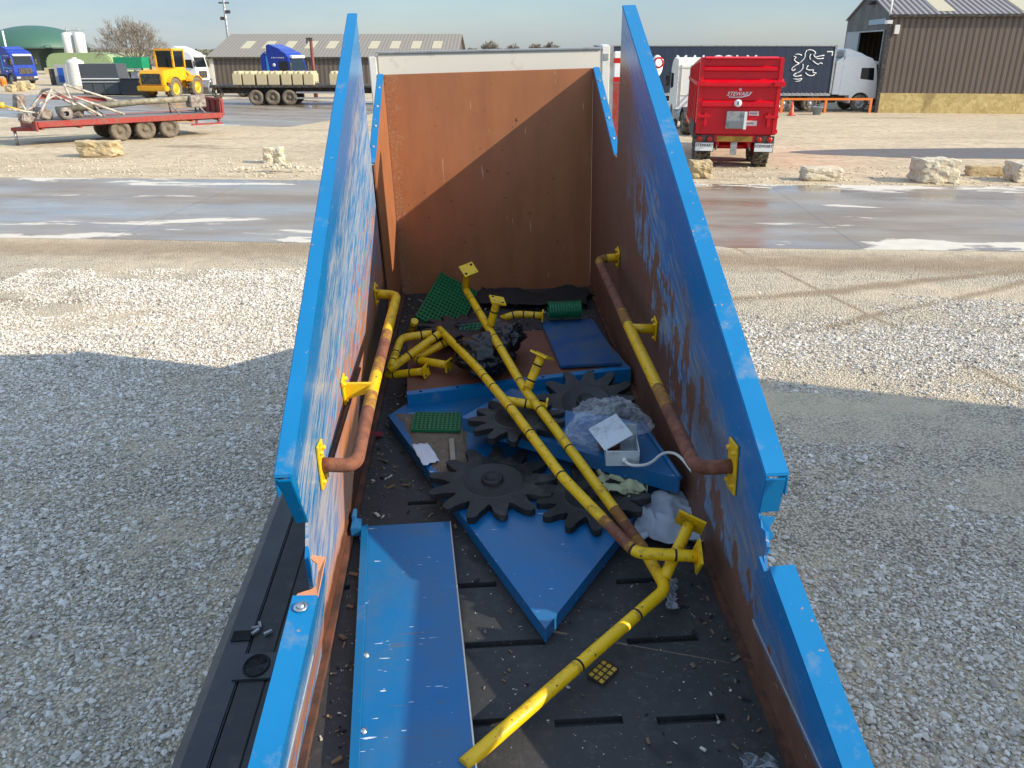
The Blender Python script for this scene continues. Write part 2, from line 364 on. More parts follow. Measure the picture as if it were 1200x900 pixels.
# dark wet mud lying in front of the brown barn
def mud_mat():
    t = NT('wet_mud'); c = t.mix(t.noise(2., 6, .65), S(84, 78, 73), S(104, 97, 90)); t.bump(t.noise(6, 6, .6), .25, .02)
    return t.out(c, t.ramp(t.noise(.8, 5, .6), [(.35, .45), (.65, .8)]))
m = MB(); a = G(1015, 179); ring = []
for k in range(60):
    u = 2 * math.pi * k / 60; rx, ry = 9.5, 1.75
    q = 1 + .16 * mnoise.noise(Vector((math.cos(u) * 2, math.sin(u) * 2, 4)))
    ring.append(m.bm.verts.new((rx * math.cos(u) * q, ry * math.sin(u) * q, 0)))
m.bm.faces.new(ring)
pc = G(1130, 180); tag(m.build('mud_puddle', mud_mat(), M=WM((pc.x + 3.2, pc.y, .004), -.03)), kind='structure')

# loose white stones near the trailer: nobody could count them
def stones(name, n, region, size, mat, sub_ok):
    t = bmesh.new(); bmesh.ops.create_icosphere(t, subdivisions=1, radius=1); bv = np.array([v.co[:] for v in t.verts]); bf = np.array([[v.index for v in f.verts] for f in t.faces]); t.free()
    P = []
    while len(P) < n:
        x = RNG.uniform(region[0], region[1], 4000); y = RNG.uniform(region[2], region[3], 4000)
        for a, b in zip(x, y):
            if sub_ok(a, b): P.append((a, b))
    P = np.array(P[:n]); N = len(P); V = len(bv)
    sz = size * np.exp(RNG.normal(0, .36, N)); asp = np.stack([RNG.uniform(.75, 1.35, N), RNG.uniform(.65, 1.1, N), RNG.uniform(.42, .8, N)], 1)
    pts = bv[None] * (1 + RNG.uniform(-.46, .36, (N, V, 1)))
    pts = pts * asp[:, None, :] * sz[:, None, None] * .5
    az = RNG.uniform(0, 2 * np.pi, N); tl = RNG.normal(0, .35, N); ca, sa, ct, st = np.cos(az), np.sin(az), np.cos(tl), np.sin(tl)
    X, Y, Z = pts[..., 0], pts[..., 1], pts[..., 2]
    Y, Z = Y * ct[:, None] - Z * st[:, None], Y * st[:, None] + Z * ct[:, None]
    X, Y = X * ca[:, None] - Y * sa[:, None], X * sa[:, None] + Y * ca[:, None]
    X += P[:, :1]; Y += P[:, 1:]; Z += (sz * .12 * RNG.uniform(.2, 1.6, N))[:, None]
    vs = np.stack([X, Y, Z], -1).reshape(-1, 3); fs = (bf[None] + (np.arange(N) * V)[:, None, None]).reshape(-1, 3)
    me = bpy.data.meshes.new(name); me.vertices.add(len(vs)); me.vertices.foreach_set('co', vs.ravel().astype(np.float32))
    me.loops.add(fs.size); me.loops.foreach_set('vertex_index', fs.ravel().astype(np.int32))
    me.polygons.add(len(fs)); me.polygons.foreach_set('loop_start', np.arange(0, fs.size, 3, dtype=np.int32)); me.polygons.foreach_set('loop_total', np.full(len(fs), 3, np.int32))
    me.update(calc_edges=True); me.shade_flat(); me.materials.append(mat); o = bpy.data.objects.new(name, me); COL.objects.link(o); return o
def stone_mat():
    t = NT('limestone_chips'); g = t.new('ShaderNodeNewGeometry').outputs['Random Per Island']
    c = t.ramp(g, [(0., S(156, 148, 134)), (.35, S(202, 194, 178)), (.7, S(224, 216, 202)), (1., S(240, 235, 224))])
    c = t.mix(t.math('MULTIPLY', t.noise(30, 4, .6), .5), c, S(160, 150, 134), 'MIX'); c = t.mix(.35, c, t.ramp(g, [(0., S(128, 122, 112)), (1., S(222, 216, 206))]))
    return t.out(c, .9)
def stone_ok(a, b):
    p = TI @ Vector((a, b, 0))
    if -1.35 < p.x < 1.2 and p.y < 9.6: return False
    if not (abs(a) < .72 * (b + 1.2) + .6): return False
    dn = .8 * mnoise.noise(Vector((a * .42, b * .8, 3.3))) + .5 * mnoise.noise(Vector((a * 1.7, b * 2.2, 1)))
    lim = .38
    if a > 1.2: lim = -.30 + .85 * math.exp(-((b - 3.2) / 1.6) ** 2) + .66 * math.exp(-((b - 10.0) / 1.5) ** 2)   # the right side is driven down to grit
    if b > 10.5: lim -= (b - 10.5) * .13
    return dn + random.uniform(-.3, .3) < lim
tag(stones('gravel', 180000, (-8.5, 9., 1.2, 14.), .024, stone_mat(), stone_ok), kind='stuff')

# ---------------------------------------------------------------- the flatbed trailer under the hopper
XL, XR, YB = -.71, 1.0, 7.05
tr = thing('flatbed_trailer', 'long black flatbed trailer deck the blue hopper stands on', 'trailer', TM((-.03, 4., -1.25)))
TO = (-.03, 4., -1.25)
m = MB(); m.box(-1.03, 1.06, .2, 7.2, -.10, -.03)
m.build('deck_base', m_chassis, tr, off=TO)
for k, (a, b) in enumerate(((-1.03, -.925), (-.920, -.77), (-.765, -.4))):      # rubbing boards beside the hopper
    mm = MB(); mm.box(a, b, .2, 7.2, -.03, -.022); mm.build('deck_board', m_rubber, tr, off=TO, bev=.003)
m = MB(); m.prism([(-1.185, -.16), (-1.185, -.05), (-1.135, -.018), (-1.035, -.018), (-1.035, -.16)], 'y', .2, 7.2)
m.build('side_rail', m_blacksteel, tr, off=TO, bev=.006)
m = MB(); m.prism([(1.075, -.16), (1.075, -.02), (1.10, -.02), (1.115, -.05), (1.115, -.16)], 'y', .2, 7.2)
m.build('side_rail', m_blacksteel, tr, off=TO, bev=.006)
pp = tz(277, 783, -.02)
m = MB(); m.box(-1.06, -.90, pp.y - .075, pp.y + .075, -.024, -.012); mo = m.build('lashing_plate', m_blacksteel, tr, off=TO, bev=.004)
m = MB(); m.lathe([(.001, -.004), (.052, -.004), (.056, .001), (.062, .001), (.066, -.006)], 28, Matrix.Translation((-.975, pp.y, -.008)) @ Matrix.Diagonal((.85, 1., 1., 1.)))
m.build('lashing_ring', [m_dark], mo, M=Matrix.Identity(4), off=TO)
q = tz(267, 747, -.02); m = MB(); m.box(-1.12, -1.04, q.y - .03, q.y + .03, -.022, -.013); m.build('stake_pocket', m_dark, tr, off=TO)
q = tz(311, 737, -.02)
for k in range(4): m = MB(); m.cbox((q.x + random.uniform(-.04, .04), q.y + random.uniform(-.04, .04), -.012), (.035, .012, .012), (0, 0, random.uniform(0, 3))); m.build('rope_clip', m_galv, tr, off=TO)

m_cream = pm('cream_panel', S(222, 214, 196), .5, var=.04, scale=1.5, dirt=S(176, 164, 140), damt=.08, dscale=3)
ha, hb = ty(441, 63, 7.5), ty(705, 57.5, 7.5); hz = max(ha.z, hb.z)
m = MB(); m.prism([(ha.x, -.03), (ha.x, ha.z), (hb.x, hb.z), (hb.x, -.03)], 'y', 7.5, 7.56); hd = m.build('headboard', m_cream, tr, off=TO, bev=.012)
m = MB(); m.prism([(ha.x - .01, ha.z + .002), (ha.x - .01, ha.z + .014), (hb.x + .01, hb.z + .014), (hb.x + .01, hb.z + .002)], 'y', 7.485, 7.575); m.build('top_rail', m_galv, hd, off=TO)
m = MB(); m.box(ha.x - .07, ha.x - .003, 7.49, 7.60, -.03, ha.z - .02); m.build('headboard_post', m_white, hd, off=TO, bev=.008)
m = MB(); m.box(hb.x + .003, hb.x + .075, 7.50, 7.66, -.03, hb.z + .03); m.build('headboard_post', m_white, hd, off=TO, bev=.008)
m = MB(); m.box(hb.x + .078, hb.x + .11, 7.52, 7.62, .1, hb.z + .02); [m.box(hb.x + .02, hb.x + .06, 7.494, 7.499, z, z + .05) for z in (.9, 1.4, 1.9)]; m.build('post_trim', m_galv, hd, off=TO)
m = MB(); m.prism([(-1.03, 7.2), (1.06, 7.2), (1.06, 9.0), (.6, 9.0), (-.6, 8.1), (-1.03, 7.6)], 'z', -.16, -.03); m.build('neck_deck', m_chassis, tr, off=TO)
m = MB(); m.box(-.45, -.33, .3, 7.2, -.45, -.10); m.box(.27, .39, .3, 7.2, -.45, -.10); [m.box(-.33, .27, y, y + .08, -.35, -.2) for y in (1, 2.5, 4, 5.5)]
m.build('chassis_beam', m_chassis, tr, off=TO)
def wheel(parent, c, r, w, axis, tyre=m_tyre, rim=m_galv, off=None, tread=0):
    """tyre with a dished rim; axis is the axle direction"""
    M = Matrix.Translation(c) @ Vector(axis).normalized().to_track_quat('Z', 'Y').to_matrix().to_4x4(); h = w / 2
    m = MB(); m.lathe([(r * .56, -h * .8), (r * .7, -h), (r * .9, -h * .95), (r * .985, -h * .7), (r, 0), (r * .985, h * .7), (r * .9, h * .95), (r * .7, h), (r * .56, h * .8)], 28, M)
    if tread:
        for k in range(tread):
            for s in (-1, 1):
                a = 2 * math.pi * (k + (.5 if s > 0 else 0)) / tread
                m.box(-.028 * r / .5, .028 * r / .5, -.0, h * .92, -.0, .05 * r / .5, M @ Matrix.Rotation(a, 4, 'Z') @ Matrix.Translation((r * .985, 0, 0)) @ Matrix.Rotation(R_(90), 4, 'Y') @ Matrix.Rotation(R_(90 * s), 4, 'Z') @ Matrix.Rotation(R_(25), 4, 'Z'))
    t = m.build('wheel', tyre, parent, off=off)
    m = MB(); m.lathe([(r * .57, -h * .79), (r * .5, -h * .6), (r * .3, -h * .45), (r * .26, -h * .72), (0, -h * .72)], 24, M); m.lathe([(r * .57, h * .79), (r * .5, h * .6), (r * .3, h * .45), (r * .26, h * .72), (0, h * .72)], 24, M)
    for s in (-1, 1):
        for k in range(8): m.lathe([(.0, s * h * .56), (.016 * r / .5, s * h * .56), (.016 * r / .5, s * h * .4)], 6, M @ Matrix.Translation((r * .4 * math.cos(k * .785), r * .4 * math.sin(k * .785), 0)))
    m.build('rim', rim, t, M=Matrix.Identity(4)) if off is None else m.build('rim', rim, t, off=off)
    return t
for y in (.9, 2.15, 3.4):
    for s in (-.98, .93): wheel(tr, (s, y, -.86), .46, .3, (1, 0, 0), off=TO)

# ---------------------------------------------------------------- blue steel hopper
HO = (.145, 1.0, -.02)
hp = thing('steel_hopper', 'tall open blue steel hopper with rusty inside walls on the black trailer', 'hopper', TM(HO))
SL = .458
def wall_mat(name, side):
    t = NT(name); x, y, z = t.xyz(); y = t.math('ADD', y, HO[1]); z = t.math('ADD', z, HO[2])
    top = t.math('ADD', t.math('MULTIPLY', t.math('SUBTRACT', y, 2.46), SL), .81); hi = t.math('GREATER_THAN', y, 2.60)
    if side == 'left': lo_t = t.math('ADD', t.math('MULTIPLY', y, .105), .207); top = t.math('ADD', t.math('MULTIPLY', hi, t.math('SUBTRACT', top, lo_t)), lo_t)
    d = t.math('SUBTRACT', top, z)
    u = t.math('ADD', t.math('MULTIPLY', y, .909), t.math('MULTIPLY', z, .416)); v = t.math('SUBTRACT', t.math('MULTIPLY', z, .909), t.math('MULTIPLY', y, .416))
    st = t.comb(t.math('MULTIPLY', u, 2.2), t.math('MULTIPLY', v, 15.), 0.); vt = t.comb(t.math('MULTIPLY', y, 7.), t.math('MULTIPLY', z, 3.4), 4.)
    big = t.noise(1.3, 5, .6); s1 = t.noise(1., 6, .62, vec=st); s2 = t.noise(2.2, 5, .6, vec=st); v1 = t.noise(1., 7, .68, vec=vt); fine = t.noise(40, 4, .6)
    dd = t.math('ADD', d, t.math('MULTIPLY', t.math('SUBTRACT', big, .5), .34))
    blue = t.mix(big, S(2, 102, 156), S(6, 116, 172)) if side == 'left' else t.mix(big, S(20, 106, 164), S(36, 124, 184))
    rust = t.mix(t.noise(4., 7, .7), S(92, 54, 36), S(172, 100, 58)); brown = t.mix(v1, S(66, 44, 36), S(140, 98, 76))
    if side == 'left':
        wht = t.mix(s2, S(112, 130, 148), S(190, 188, 180)); org = t.mix(s1, S(148, 84, 48), S(184, 126, 82))
        fr = t.math('DIVIDE', t.math('ADD', d, t.math('MULTIPLY', t.math('SUBTRACT', big, .5), .3)), t.math('MAXIMUM', t.math('SUBTRACT', top, .42), t.math('SUBTRACT', .75, t.math('MULTIPLY', hi, .5))))
        fr = t.math('MINIMUM', fr, t.ramp(t.math('DIVIDE', y, 5.), [(.5, .55), (.56, 1.)])); zone = t.ramp(fr, [(.10, 0.), (.20, 1.)]); sc1 = t.noise(1., 8, .72, vec=t.comb(t.math('MULTIPLY', u, 4.), t.math('MULTIPLY', v, 60.), 2.))
        wm = t.ramp(t.math('ADD', t.math('MULTIPLY', sc1, .7), t.math('MULTIPLY', s1, .3)), [(.46, 0.), (.53, 1.)])
        om = t.ramp(t.math('ADD', t.math('ADD', t.math('MULTIPLY', sc1, .45), t.math('MULTIPLY', s2, .55)), t.math('MULTIPLY', t.math('SUBTRACT', fr, .70), .30)), [(.48, 0.), (.54, 1.)]); om = t.math('MULTIPLY', om, t.math('SUBTRACT', 1., t.math('MULTIPLY', t.math('MULTIPLY', t.ramp(t.math('DIVIDE', y, 5.), [(.62, 1.), (.70, 0.)]), t.ramp(z, [(.10, 0.), (.22, 1.)])), .8)))
        c = t.mix(t.math('MULTIPLY', t.math('MULTIPLY', wm, zone), .85), blue, wht); om = t.math('MAXIMUM', om, t.math('MULTIPLY', t.math('MULTIPLY', t.math('SUBTRACT', 1., hi), t.ramp(z, [(.07, 0.), (.10, 1.), (.17, 1.), (.24, 0.)])), t.ramp(sc1, [(.42, 0.), (.5, 1.)]))); c = t.mix(t.math('MULTIPLY', om, zone), c, org)
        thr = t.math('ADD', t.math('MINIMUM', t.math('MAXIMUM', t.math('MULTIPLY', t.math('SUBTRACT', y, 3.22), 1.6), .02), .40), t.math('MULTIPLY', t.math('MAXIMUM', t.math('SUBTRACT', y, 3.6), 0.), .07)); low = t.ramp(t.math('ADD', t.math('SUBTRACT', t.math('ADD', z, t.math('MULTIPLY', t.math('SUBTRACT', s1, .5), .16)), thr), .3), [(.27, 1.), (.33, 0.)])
        shade_brown = t.mix(s1, S(50, 40, 36), S(86, 64, 54)); shade_brown = t.mix(t.ramp(t.noise(1.4, 5, .6), [(.5, 0.), (.62, .6)]), shade_brown, S(52, 60, 72))  # lower wall painted dark brown to look shaded
        c = t.mix(low, c, shade_brown); bx = t.math('GREATER_THAN', y, 5.8); c = t.mix(bx, c, t.mix(v1, S(120, 76, 50), S(172, 108, 66)))
    else:
        zone = t.ramp(dd, [(.18, 0.), (.36, 1.)])
        fl = t.ramp(t.math('ADD', v1, t.math('MULTIPLY', t.math('SUBTRACT', dd, .74), .27)), [(.465, 0.), (.515, 1.)])
        gr = t.ramp(t.math('ADD', s2, t.math('MULTIPLY', t.math('SUBTRACT', dd, .6), .2)), [(.42, 0.), (.60, .85)])
        c = t.mix(t.math('MULTIPLY', gr, zone), blue, S(140, 152, 162)); c = t.mix(t.math('MULTIPLY', t.math('MULTIPLY', zone, t.ramp(t.noise(.9, 4, .6), [(.45, 0.), (.6, 1.)])), .7), c, S(118, 106, 98)); c = t.mix(t.math('MULTIPLY', fl, zone), c, brown)
        yy = t.ramp(t.math('DIVIDE', y, 8.), [(.60, 0.), (.68, 1.)]); far = t.ramp(t.math('ADD', dd, 0.), [(.14, 0.), (.3, 1.)])
        c = t.mix(t.math('MULTIPLY', t.math('MULTIPLY', yy, far), .9), c, t.mix(v1, S(92, 66, 52), S(124, 92, 74)))
    wz = t.math('ADD', z, t.math('MULTIPLY', t.math('SUBTRACT', v1, .5), .10))
    c = t.mix(t.ramp(wz, [(.20, 1.), (.225, 0.)]) if side != 'left' else t.math('MULTIPLY', t.ramp(wz, [(.10, 1.), (.125, 0.)]), t.math('GREATER_THAN', y, 2.52)), c, t.mix(v1, S(60, 38, 28), S(110, 66, 42)) if side == 'left' else brown)
    chips = t.ramp(fine, [(.67, 0.), (.70, 1.)]); c = t.mix(t.math('MULTIPLY', chips, .6), c, S(190, 190, 186))
    pr = t.ramp(t.math('SUBTRACT', d, .3), [(.0, .22), (.3, .52)])
    t.bump(t.math('ADD', t.math('MULTIPLY', v1, .6), s2), .25, .012)
    return t.out(c, pr)
m_wl, m_wr = wall_mat('left_wall_worn_paint_and_shade', 'left'), wall_mat('right_wall_worn_paint', 'right')
def back_mat():
    t = NT('back_panel_rust'); x, y, z = t.xyz()
    n = t.noise(2., 7, .62); v = t.noise(1.2, 6, .65, sc=(6, 1, 1.0)); 
    c = t.mix(n, S(148, 92, 56), S(174, 114, 74)); c = t.mix(t.ramp(v, [(.45, 0.), (.75, .5)]), c, S(128, 80, 52))
    c = t.mix(t.ramp(t.noise(1.0, 3, .5, sc=(30, 1, 4)), [(.70, 0.), (.72, .8)]), c, S(196, 158, 120))
    c = t.mix(t.ramp(t.noise(26, 3, .5), [(.71, 0.), (.73, .85)]), c, S(66, 40, 28))
    edge = t.ramp(t.math('ADD', t.math('ADD', x, .855), t.math('MULTIPLY', t.noise(6, 5, .6), .25)), [(.19, 1.), (.25, 0.)])
    sp = t.ramp(t.noise(70, 3, .6), [(.5, 0.), (.62, 1.)]); c = t.mix(t.math('MULTIPLY', t.math('MULTIPLY', edge, sp), .55), c, S(168, 140, 108))
    t.bump(t.math('ADD', n, t.math('MULTIPLY', sp, edge)), .2, .01); return t.out(c, .62)
def floor_mat():
    t = NT('worn_rubber_floor'); n = t.noise(1.6, 7, .65); f = t.noise(22, 6, .7); v = t.vor(55)
    c = t.mix(n, S(32, 32, 33), S(60, 59, 57)); c = t.mix(t.ramp(f, [(.52, 0.), (.78, .6)]), c, S(86, 82, 76))
    c = t.mix(t.ramp(t.noise(3.2, 6, .6), [(.60, 0.), (.66, .8)]), c, S(30, 29, 29)); c = t.mix(t.ramp(t.noise(1.1, 6, .7), [(.54, 0.), (.78, .5)]), c, S(66, 58, 50))
    c = t.mix(t.ramp(t.noise(75, 2, .5), [(.735, 0.), (.745, 1.)]), c, S(196, 186, 164))
    t.bump(t.math('ADD', f, n), .35, .012); return t.out(c, t.ramp(n, [(.3, .5), (.7, .85)]))
# floor sheet with the rubber mats' slots sunk into it
def relief(m, xs, ys, hf):
    xs, ys = sorted(xs), sorted(ys); H = [[hf((a + b) / 2, (c + d) / 2) for c, d in zip(ys, ys[1:])] for a, b in zip(xs, xs[1:])]
    for i in range(len(xs) - 1):
        for j in range(len(ys) - 1):
            h = H[i][j]; m._new([(xs[i], ys[j], h), (xs[i + 1], ys[j], h), (xs[i + 1], ys[j + 1], h), (xs[i], ys[j + 1], h)], [(0, 1, 2, 3)])
            if i + 1 < len(xs) - 1 and H[i + 1][j] != h: a = H[i + 1][j]; m._new([(xs[i + 1], ys[j], h), (xs[i + 1], ys[j + 1], h), (xs[i + 1], ys[j + 1], a), (xs[i + 1], ys[j], a)], [(0, 1, 2, 3)])
            if j + 1 < len(ys) - 1 and H[i][j + 1] != h: a = H[i][j + 1]; m._new([(xs[i], ys[j + 1], h), (xs[i + 1], ys[j + 1], h), (xs[i + 1], ys[j + 1], a), (xs[i], ys[j + 1], a)], [(0, 1, 2, 3)])
slots = []
for (x0, x1, y) in ((650, 731, 848), (770, 852, 845), (520, 610, 850), (545, 640, 757), (735, 820, 752), (455, 520, 757), (534, 582, 687), (722, 775, 682), (478, 512, 590), (380, 410, 690)):
    a, b = tz(x0, y), tz(x1, y); slots.append((a.x, b.x, a.y - .018, a.y + .018))
xs = [XL, XR] + [v for s in slots for v in s[:2]]; ys = [.5, YB, 2.2, 3.2, 4.6] + [v for s in slots for v in s[2:]]
m = MB(); relief(m, xs, ys, lambda a, b: -.028 if any(s[0] < a < s[1] and s[2] < b < s[3] for s in slots) else 0.)
m.build('floor', floor_mat(), hp, off=HO, norm=False)
m = MB(); m.box(XL, XR, YB, YB + .03, -.01, 1.87); m.build('back_panel', back_mat(), hp, off=HO, bev=.004)
m = MB(); m.box(XL - .06, XR + .06, YB + .032, YB + .09, 1.78, 1.862); m.box(XL - .06, XR + .06, YB + .032, YB + .09, .0, .1)
for x in (-.6, -.1, .4, .9): m.box(x - .04, x + .04, YB + .034, YB + .085, .1, 1.78)
m.build('back_frame', m_blue, hp, off=HO)
tall_r = [(7.05, -.01), (7.05, 1.865), (5.93, 1.37), (5.80, 1.37), (5.76, 2.33), (2.46, .81), (2.49, .645), (2.455, .60), (2.40, .615), (2.37, .57), (2.385, .52), (2.36, .48), (2.36, -.01)]
m = MB(); m.prism(tall_r, 'x', XR, XR + .012); m.build('side_wall', m_wr, hp, off=HO)
tall_l = [(5.74, .02), (5.74, .3), (5.72, 2.33), (2.52, .868), (2.66, .585), (2.60, .51), (2.565, .475), (2.565, -.01), (5.74, -.01)]
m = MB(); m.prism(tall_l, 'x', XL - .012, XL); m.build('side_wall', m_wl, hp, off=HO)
gap0 = [(7.05, -.01), (7.05, 1.865), (5.93, 1.37), (5.90, 1.2), (6.02, .3), (5.76, .06), (5.76, -.01)]
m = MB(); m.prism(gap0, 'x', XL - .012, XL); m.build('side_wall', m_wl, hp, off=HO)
m = MB(); m.box(XL - .10, XL - .02, 5.6, 6.25, -.01, 1.3); m.build('corner_post', m_rust, hp, off=HO)
def lean(s, z): return (XR - .085 * z) if s > 0 else (XL + .145 * z)
def low_wall(s, prof, mat):
    """low wall at the mouth, bent slightly inwards; prof is its (y, z) outline"""
    m = MB(); A = [Vector((lean(s, z), y, z)) for y, z in prof]; B = [p + Vector((s * .01, 0, 0)) for p in A]; n = len(A)
    m._new(A + B, [tuple(range(n)), tuple(range(n, 2 * n))[::-1]] + [(i, (i + 1) % n, n + (i + 1) % n, n + i) for i in range(n)])
    return m.build('low_side_wall', mat, hp, off=HO)
low_wall(1, [(.7, -.01), (.7, .12), (1.58, .40), (2.20, .605), (2.25, .555), (2.31, .575), (2.33, .50), (2.356, .48), (2.356, -.01)], m_wr)
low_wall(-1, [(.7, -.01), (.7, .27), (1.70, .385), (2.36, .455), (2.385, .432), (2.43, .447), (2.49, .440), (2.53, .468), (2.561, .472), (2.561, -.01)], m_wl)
FW = .088
def flange(y0, z0, y1, z1, side, w=FW, lip=.095, mat=m_blue):
    s = 1 if side > 0 else -1; xi = XR if s > 0 else XL; xo = xi + s * w; a, b = sorted((xi - s * .003, xo))
    m = MB(); m.prism([(y0, z0), (y1, z1), (y1, z1 - .013), (y0, z0 - .013)], 'x', a, b)
    a, b = sorted((xo - s * .001, xo - s * .013)); m.prism([(y0, z0 - .0135), (y1, z1 - .0135), (y1, z1 - lip), (y0, z0 - lip)], 'x', a, b)
    return m.build('top_flange', mat, hp, off=HO, bev=.004)
def low_flange(s, pts, w=FW, lip=.09):
    m = MB()
    for (y0, z0), (y1, z1) in zip(pts, pts[1:]):
        a0, a1 = lean(s, z0) - s * .003, lean(s, z1) - s * .003; q = [(a0, y0, z0 + .012), (a0 + s * w, y0, z0 + .016), (a1 + s * w, y1, z1 + .016), (a1, y1, z1 + .012)]
        m.slab(q, .012); o0, o1 = Vector(q[1]), Vector(q[2]); e = Vector((s * .0005, 0, 0)); d = Vector((0, 0, -lip)); i_ = Vector((-s * .012, 0, 0)); k = Vector((0, 0, -.0125))
        m._new([o0 + k, o1 + k, o1 + d, o0 + d, o0 + k + i_, o1 + k + i_, o1 + d + i_, o0 + d + i_], [(0, 1, 2, 3), (7, 6, 5, 4), (0, 4, 5, 1), (2, 6, 7, 3), (0, 3, 7, 4), (1, 5, 6, 2)])
    return m.build('top_flange', m_blue, hp, off=HO)
flange(2.46, .822, 5.76, 2.345, 1); flange(2.52, .88, 5.74, 2.345, -1, w=.062)
low_flange(1, [(.7, .12), (1.58, .40), (2.20, .605)]); low_flange(-1, [(.7, .27), (1.70, .385), (2.36, .455)])
for s in (1, -1):
    flange(5.92, 1.375, 7.05, 1.88, s, w=.05, lip=.06)
    xi = XR if s > 0 else XL; a, b = sorted((xi - s * .002, xi + s * ((FW if s > 0 else .062) - .014)))
    # folded end of the tall flange
    if s > 0: pr_ = [(2.46, .808), (2.452, .806), (2.478, .645), (2.488, .645)]
    else: pr_ = [(2.52, .866), (2.508, .864), (2.648, .585), (2.66, .585)]
    m = MB(); m.prism(pr_, 'x', a, b); m.build('flange_end', m_blue, hp, off=HO, bev=.003)
    m = MB(); A = [Vector((lean(s, z) - s * .002, y, z)) for y, z in ((.9, .232), (2.36 if s > 0 else 2.3, .232), (2.36 if s > 0 else 2.3, .240), (.9, .240))]; m.slab(A, .0035, (-s, 0, 0)); m.build('weld_seam', pm('bare_weld', S(200, 198, 192), .45, metal=.4), hp, off=HO)
    m = MB(); m.prism([(1.0, .0), (7.0, .0), (7.0, .03), (1.0, .03)], 'x', *(sorted((xi - s * .001, xi - s * .03)))); m.build('floor_angle', m_rust, hp, off=HO)
# torn steel where the tall wall meets the low one
m = MB(); m.slab([(XR, 2.462, .64), (XR + .055, 2.455, .638), (XR + .03, 2.44, .60), (XR + .05, 2.43, .575), (XR + .022, 2.42, .545), (XR + .034, 2.405, .52), (XR + .0, 2.39, .50)], .004, (0, -1, .2))
m.build('torn_flange', m_blue, hp, off=HO)
l_ = lean(-1, .45); m = MB(); m.slab([(l_ + .004, 2.558, .484), (l_ - .045, 2.563, .495), (l_ - .05, 2.55, .488), (l_ - .024, 2.53, .478), (l_ - .014, 2.49, .466), (l_ - .018, 2.45, .463), (l_ - .012, 2.42, .461), (l_ - .026, 2.40, .462), (l_ - .05, 2.385, .466), (l_ - .07, 2.372, .468), (l_ - .072, 2.362, .468), (l_ + .004, 2.362, .462)], .008)
m.build('torn_flange', pm('bare_rust_orange', S(198, 132, 92), .7, var=.2, scale=9), hp, off=HO)
bx_, bz_ = lean(-1, .45) - .045, .467; m = MB(); m.lathe([(.0, .012), (.014, .012), (.014, .0)], 12, Matrix.Translation((bx_, 2.30, bz_))); m.lathe([(.016, .003), (.026, .003), (.026, 0)], 16, Matrix.Translation((bx_, 2.30, bz_)))
m.build('bolt', m_chrome, hp, off=HO)
# bolts along the box flanges
for s in (1, -1):
    for y in (6.1, 6.35, 6.6, 6.85):
        xi = (XR + .022) if s > 0 else (XL - .022); m = MB(); m.lathe([(0, .006), (.010, .005), (.012, 0)], 8, Matrix.Translation((xi, y, 1.375 + (y - 5.92) * .447 + .001)) @ Matrix.Rotation(R_(24), 4, 'X')); m.build('bolt', m_galv, hp, off=HO)

# handrails bolted to the side walls
PR = .0305
def rail(path, mats, mis, name='handrail'):
    m = MB(); p = round_path(path, .07, 6); L = len(p); tot = sum((b - a).length for a, b in zip(p, p[1:])); acc = 0; mi = []; pts = [p[0]]
    for a, b in zip(p, p[1:]):
        n = max(1, int((b - a).length / .03))
        for i in range(1, n + 1): pts.append(a.lerp(b, i / n))
    for a, b in zip(pts, pts[1:]):
        f = acc / tot; acc += (b - a).length; mi.append(2 if any(abs(f - lim) < .035 for lim, k in mis) else [k for lim, k in mis if f <= lim][0])
    m.tube(pts, PR, 16, mis=mi); return m.build(name, mats, hp, off=HO)
def plate(c, nx, sx, sy, rot=0., name='mount_plate', parent=None, mat=m_yel):
    m = MB(); m.cbox((0, 0, 0), (.012, sy, sx), (rot, 0, 0)); bmesh.ops.translate(m.bm, verts=m.bm.verts[:], vec=Vector(c))
    m.bevel(.003, 1)
    for a in (-1, 1):
        for b in (-1, 1): m.lathe([(0, .014), (.010, .012), (.011, 0)], 6, Matrix.Translation(Vector(c) + Matrix.Rotation(rot, 3, 'X') @ Vector((nx * .006, a * sy * .33, b * sx * .33))) @ Matrix.Rotation(R_(90) * nx, 4, 'Y'))
    return m.build(name, mat, parent, M=Matrix.Identity(4) if False else None, off=HO)
xo = XR - .15; A, Bm, Cn = tx(701, 304, xo), tx(738, 385, xo), tx(816, 549, xo)
lr = rail([(XR - .01, A.y, A.z + .01), A, Bm, Cn, (XR - .012, Cn.y - .02, Cn.z + .015)], [m_yeld, m_rustpipe, m_yelr], [(.05, 0), (.40, 1), (.74, 0), (2, 1)])
plate((XR - .008, Cn.y - .02, Cn.z + .015), -1, .22, .10, -.1, parent=lr, mat=m_yeld); plate((XR - .008, A.y, A.z + .01), -1, .13, .09, .3, parent=lr, mat=m_yeld)
m = MB(); m.tube([(XR - .012, Bm.y - .02, Bm.z + .0), (xo, Bm.y, Bm.z)], PR * .92, 14); m.build('bracket', m_yeld, lr, off=HO); plate((XR - .008, Bm.y - .02, Bm.z), -1, .13, .08, .2, parent=lr, mat=m_yeld)
xo = XL + .15; A, Bm, Cn = tx(465, 346, xo), tx(437, 455, xo), tx(417, 546, xo)
lr = rail([(XL + .01, A.y + .02, A.z + .01), A, Bm, Cn, (XL + .012, Cn.y, Cn.z + .015)], [m_yeld, m_rustpipe, m_yelr], [(.37, 0), (.55, 1), (.72, 0), (2, 1)])
plate((XL + .008, Cn.y, Cn.z + .015), 1, .20, .09, -.1, parent=lr); plate((XL + .008, A.y + .02, A.z + .01), 1, .13, .09, .3, parent=lr, mat=m_yeld)
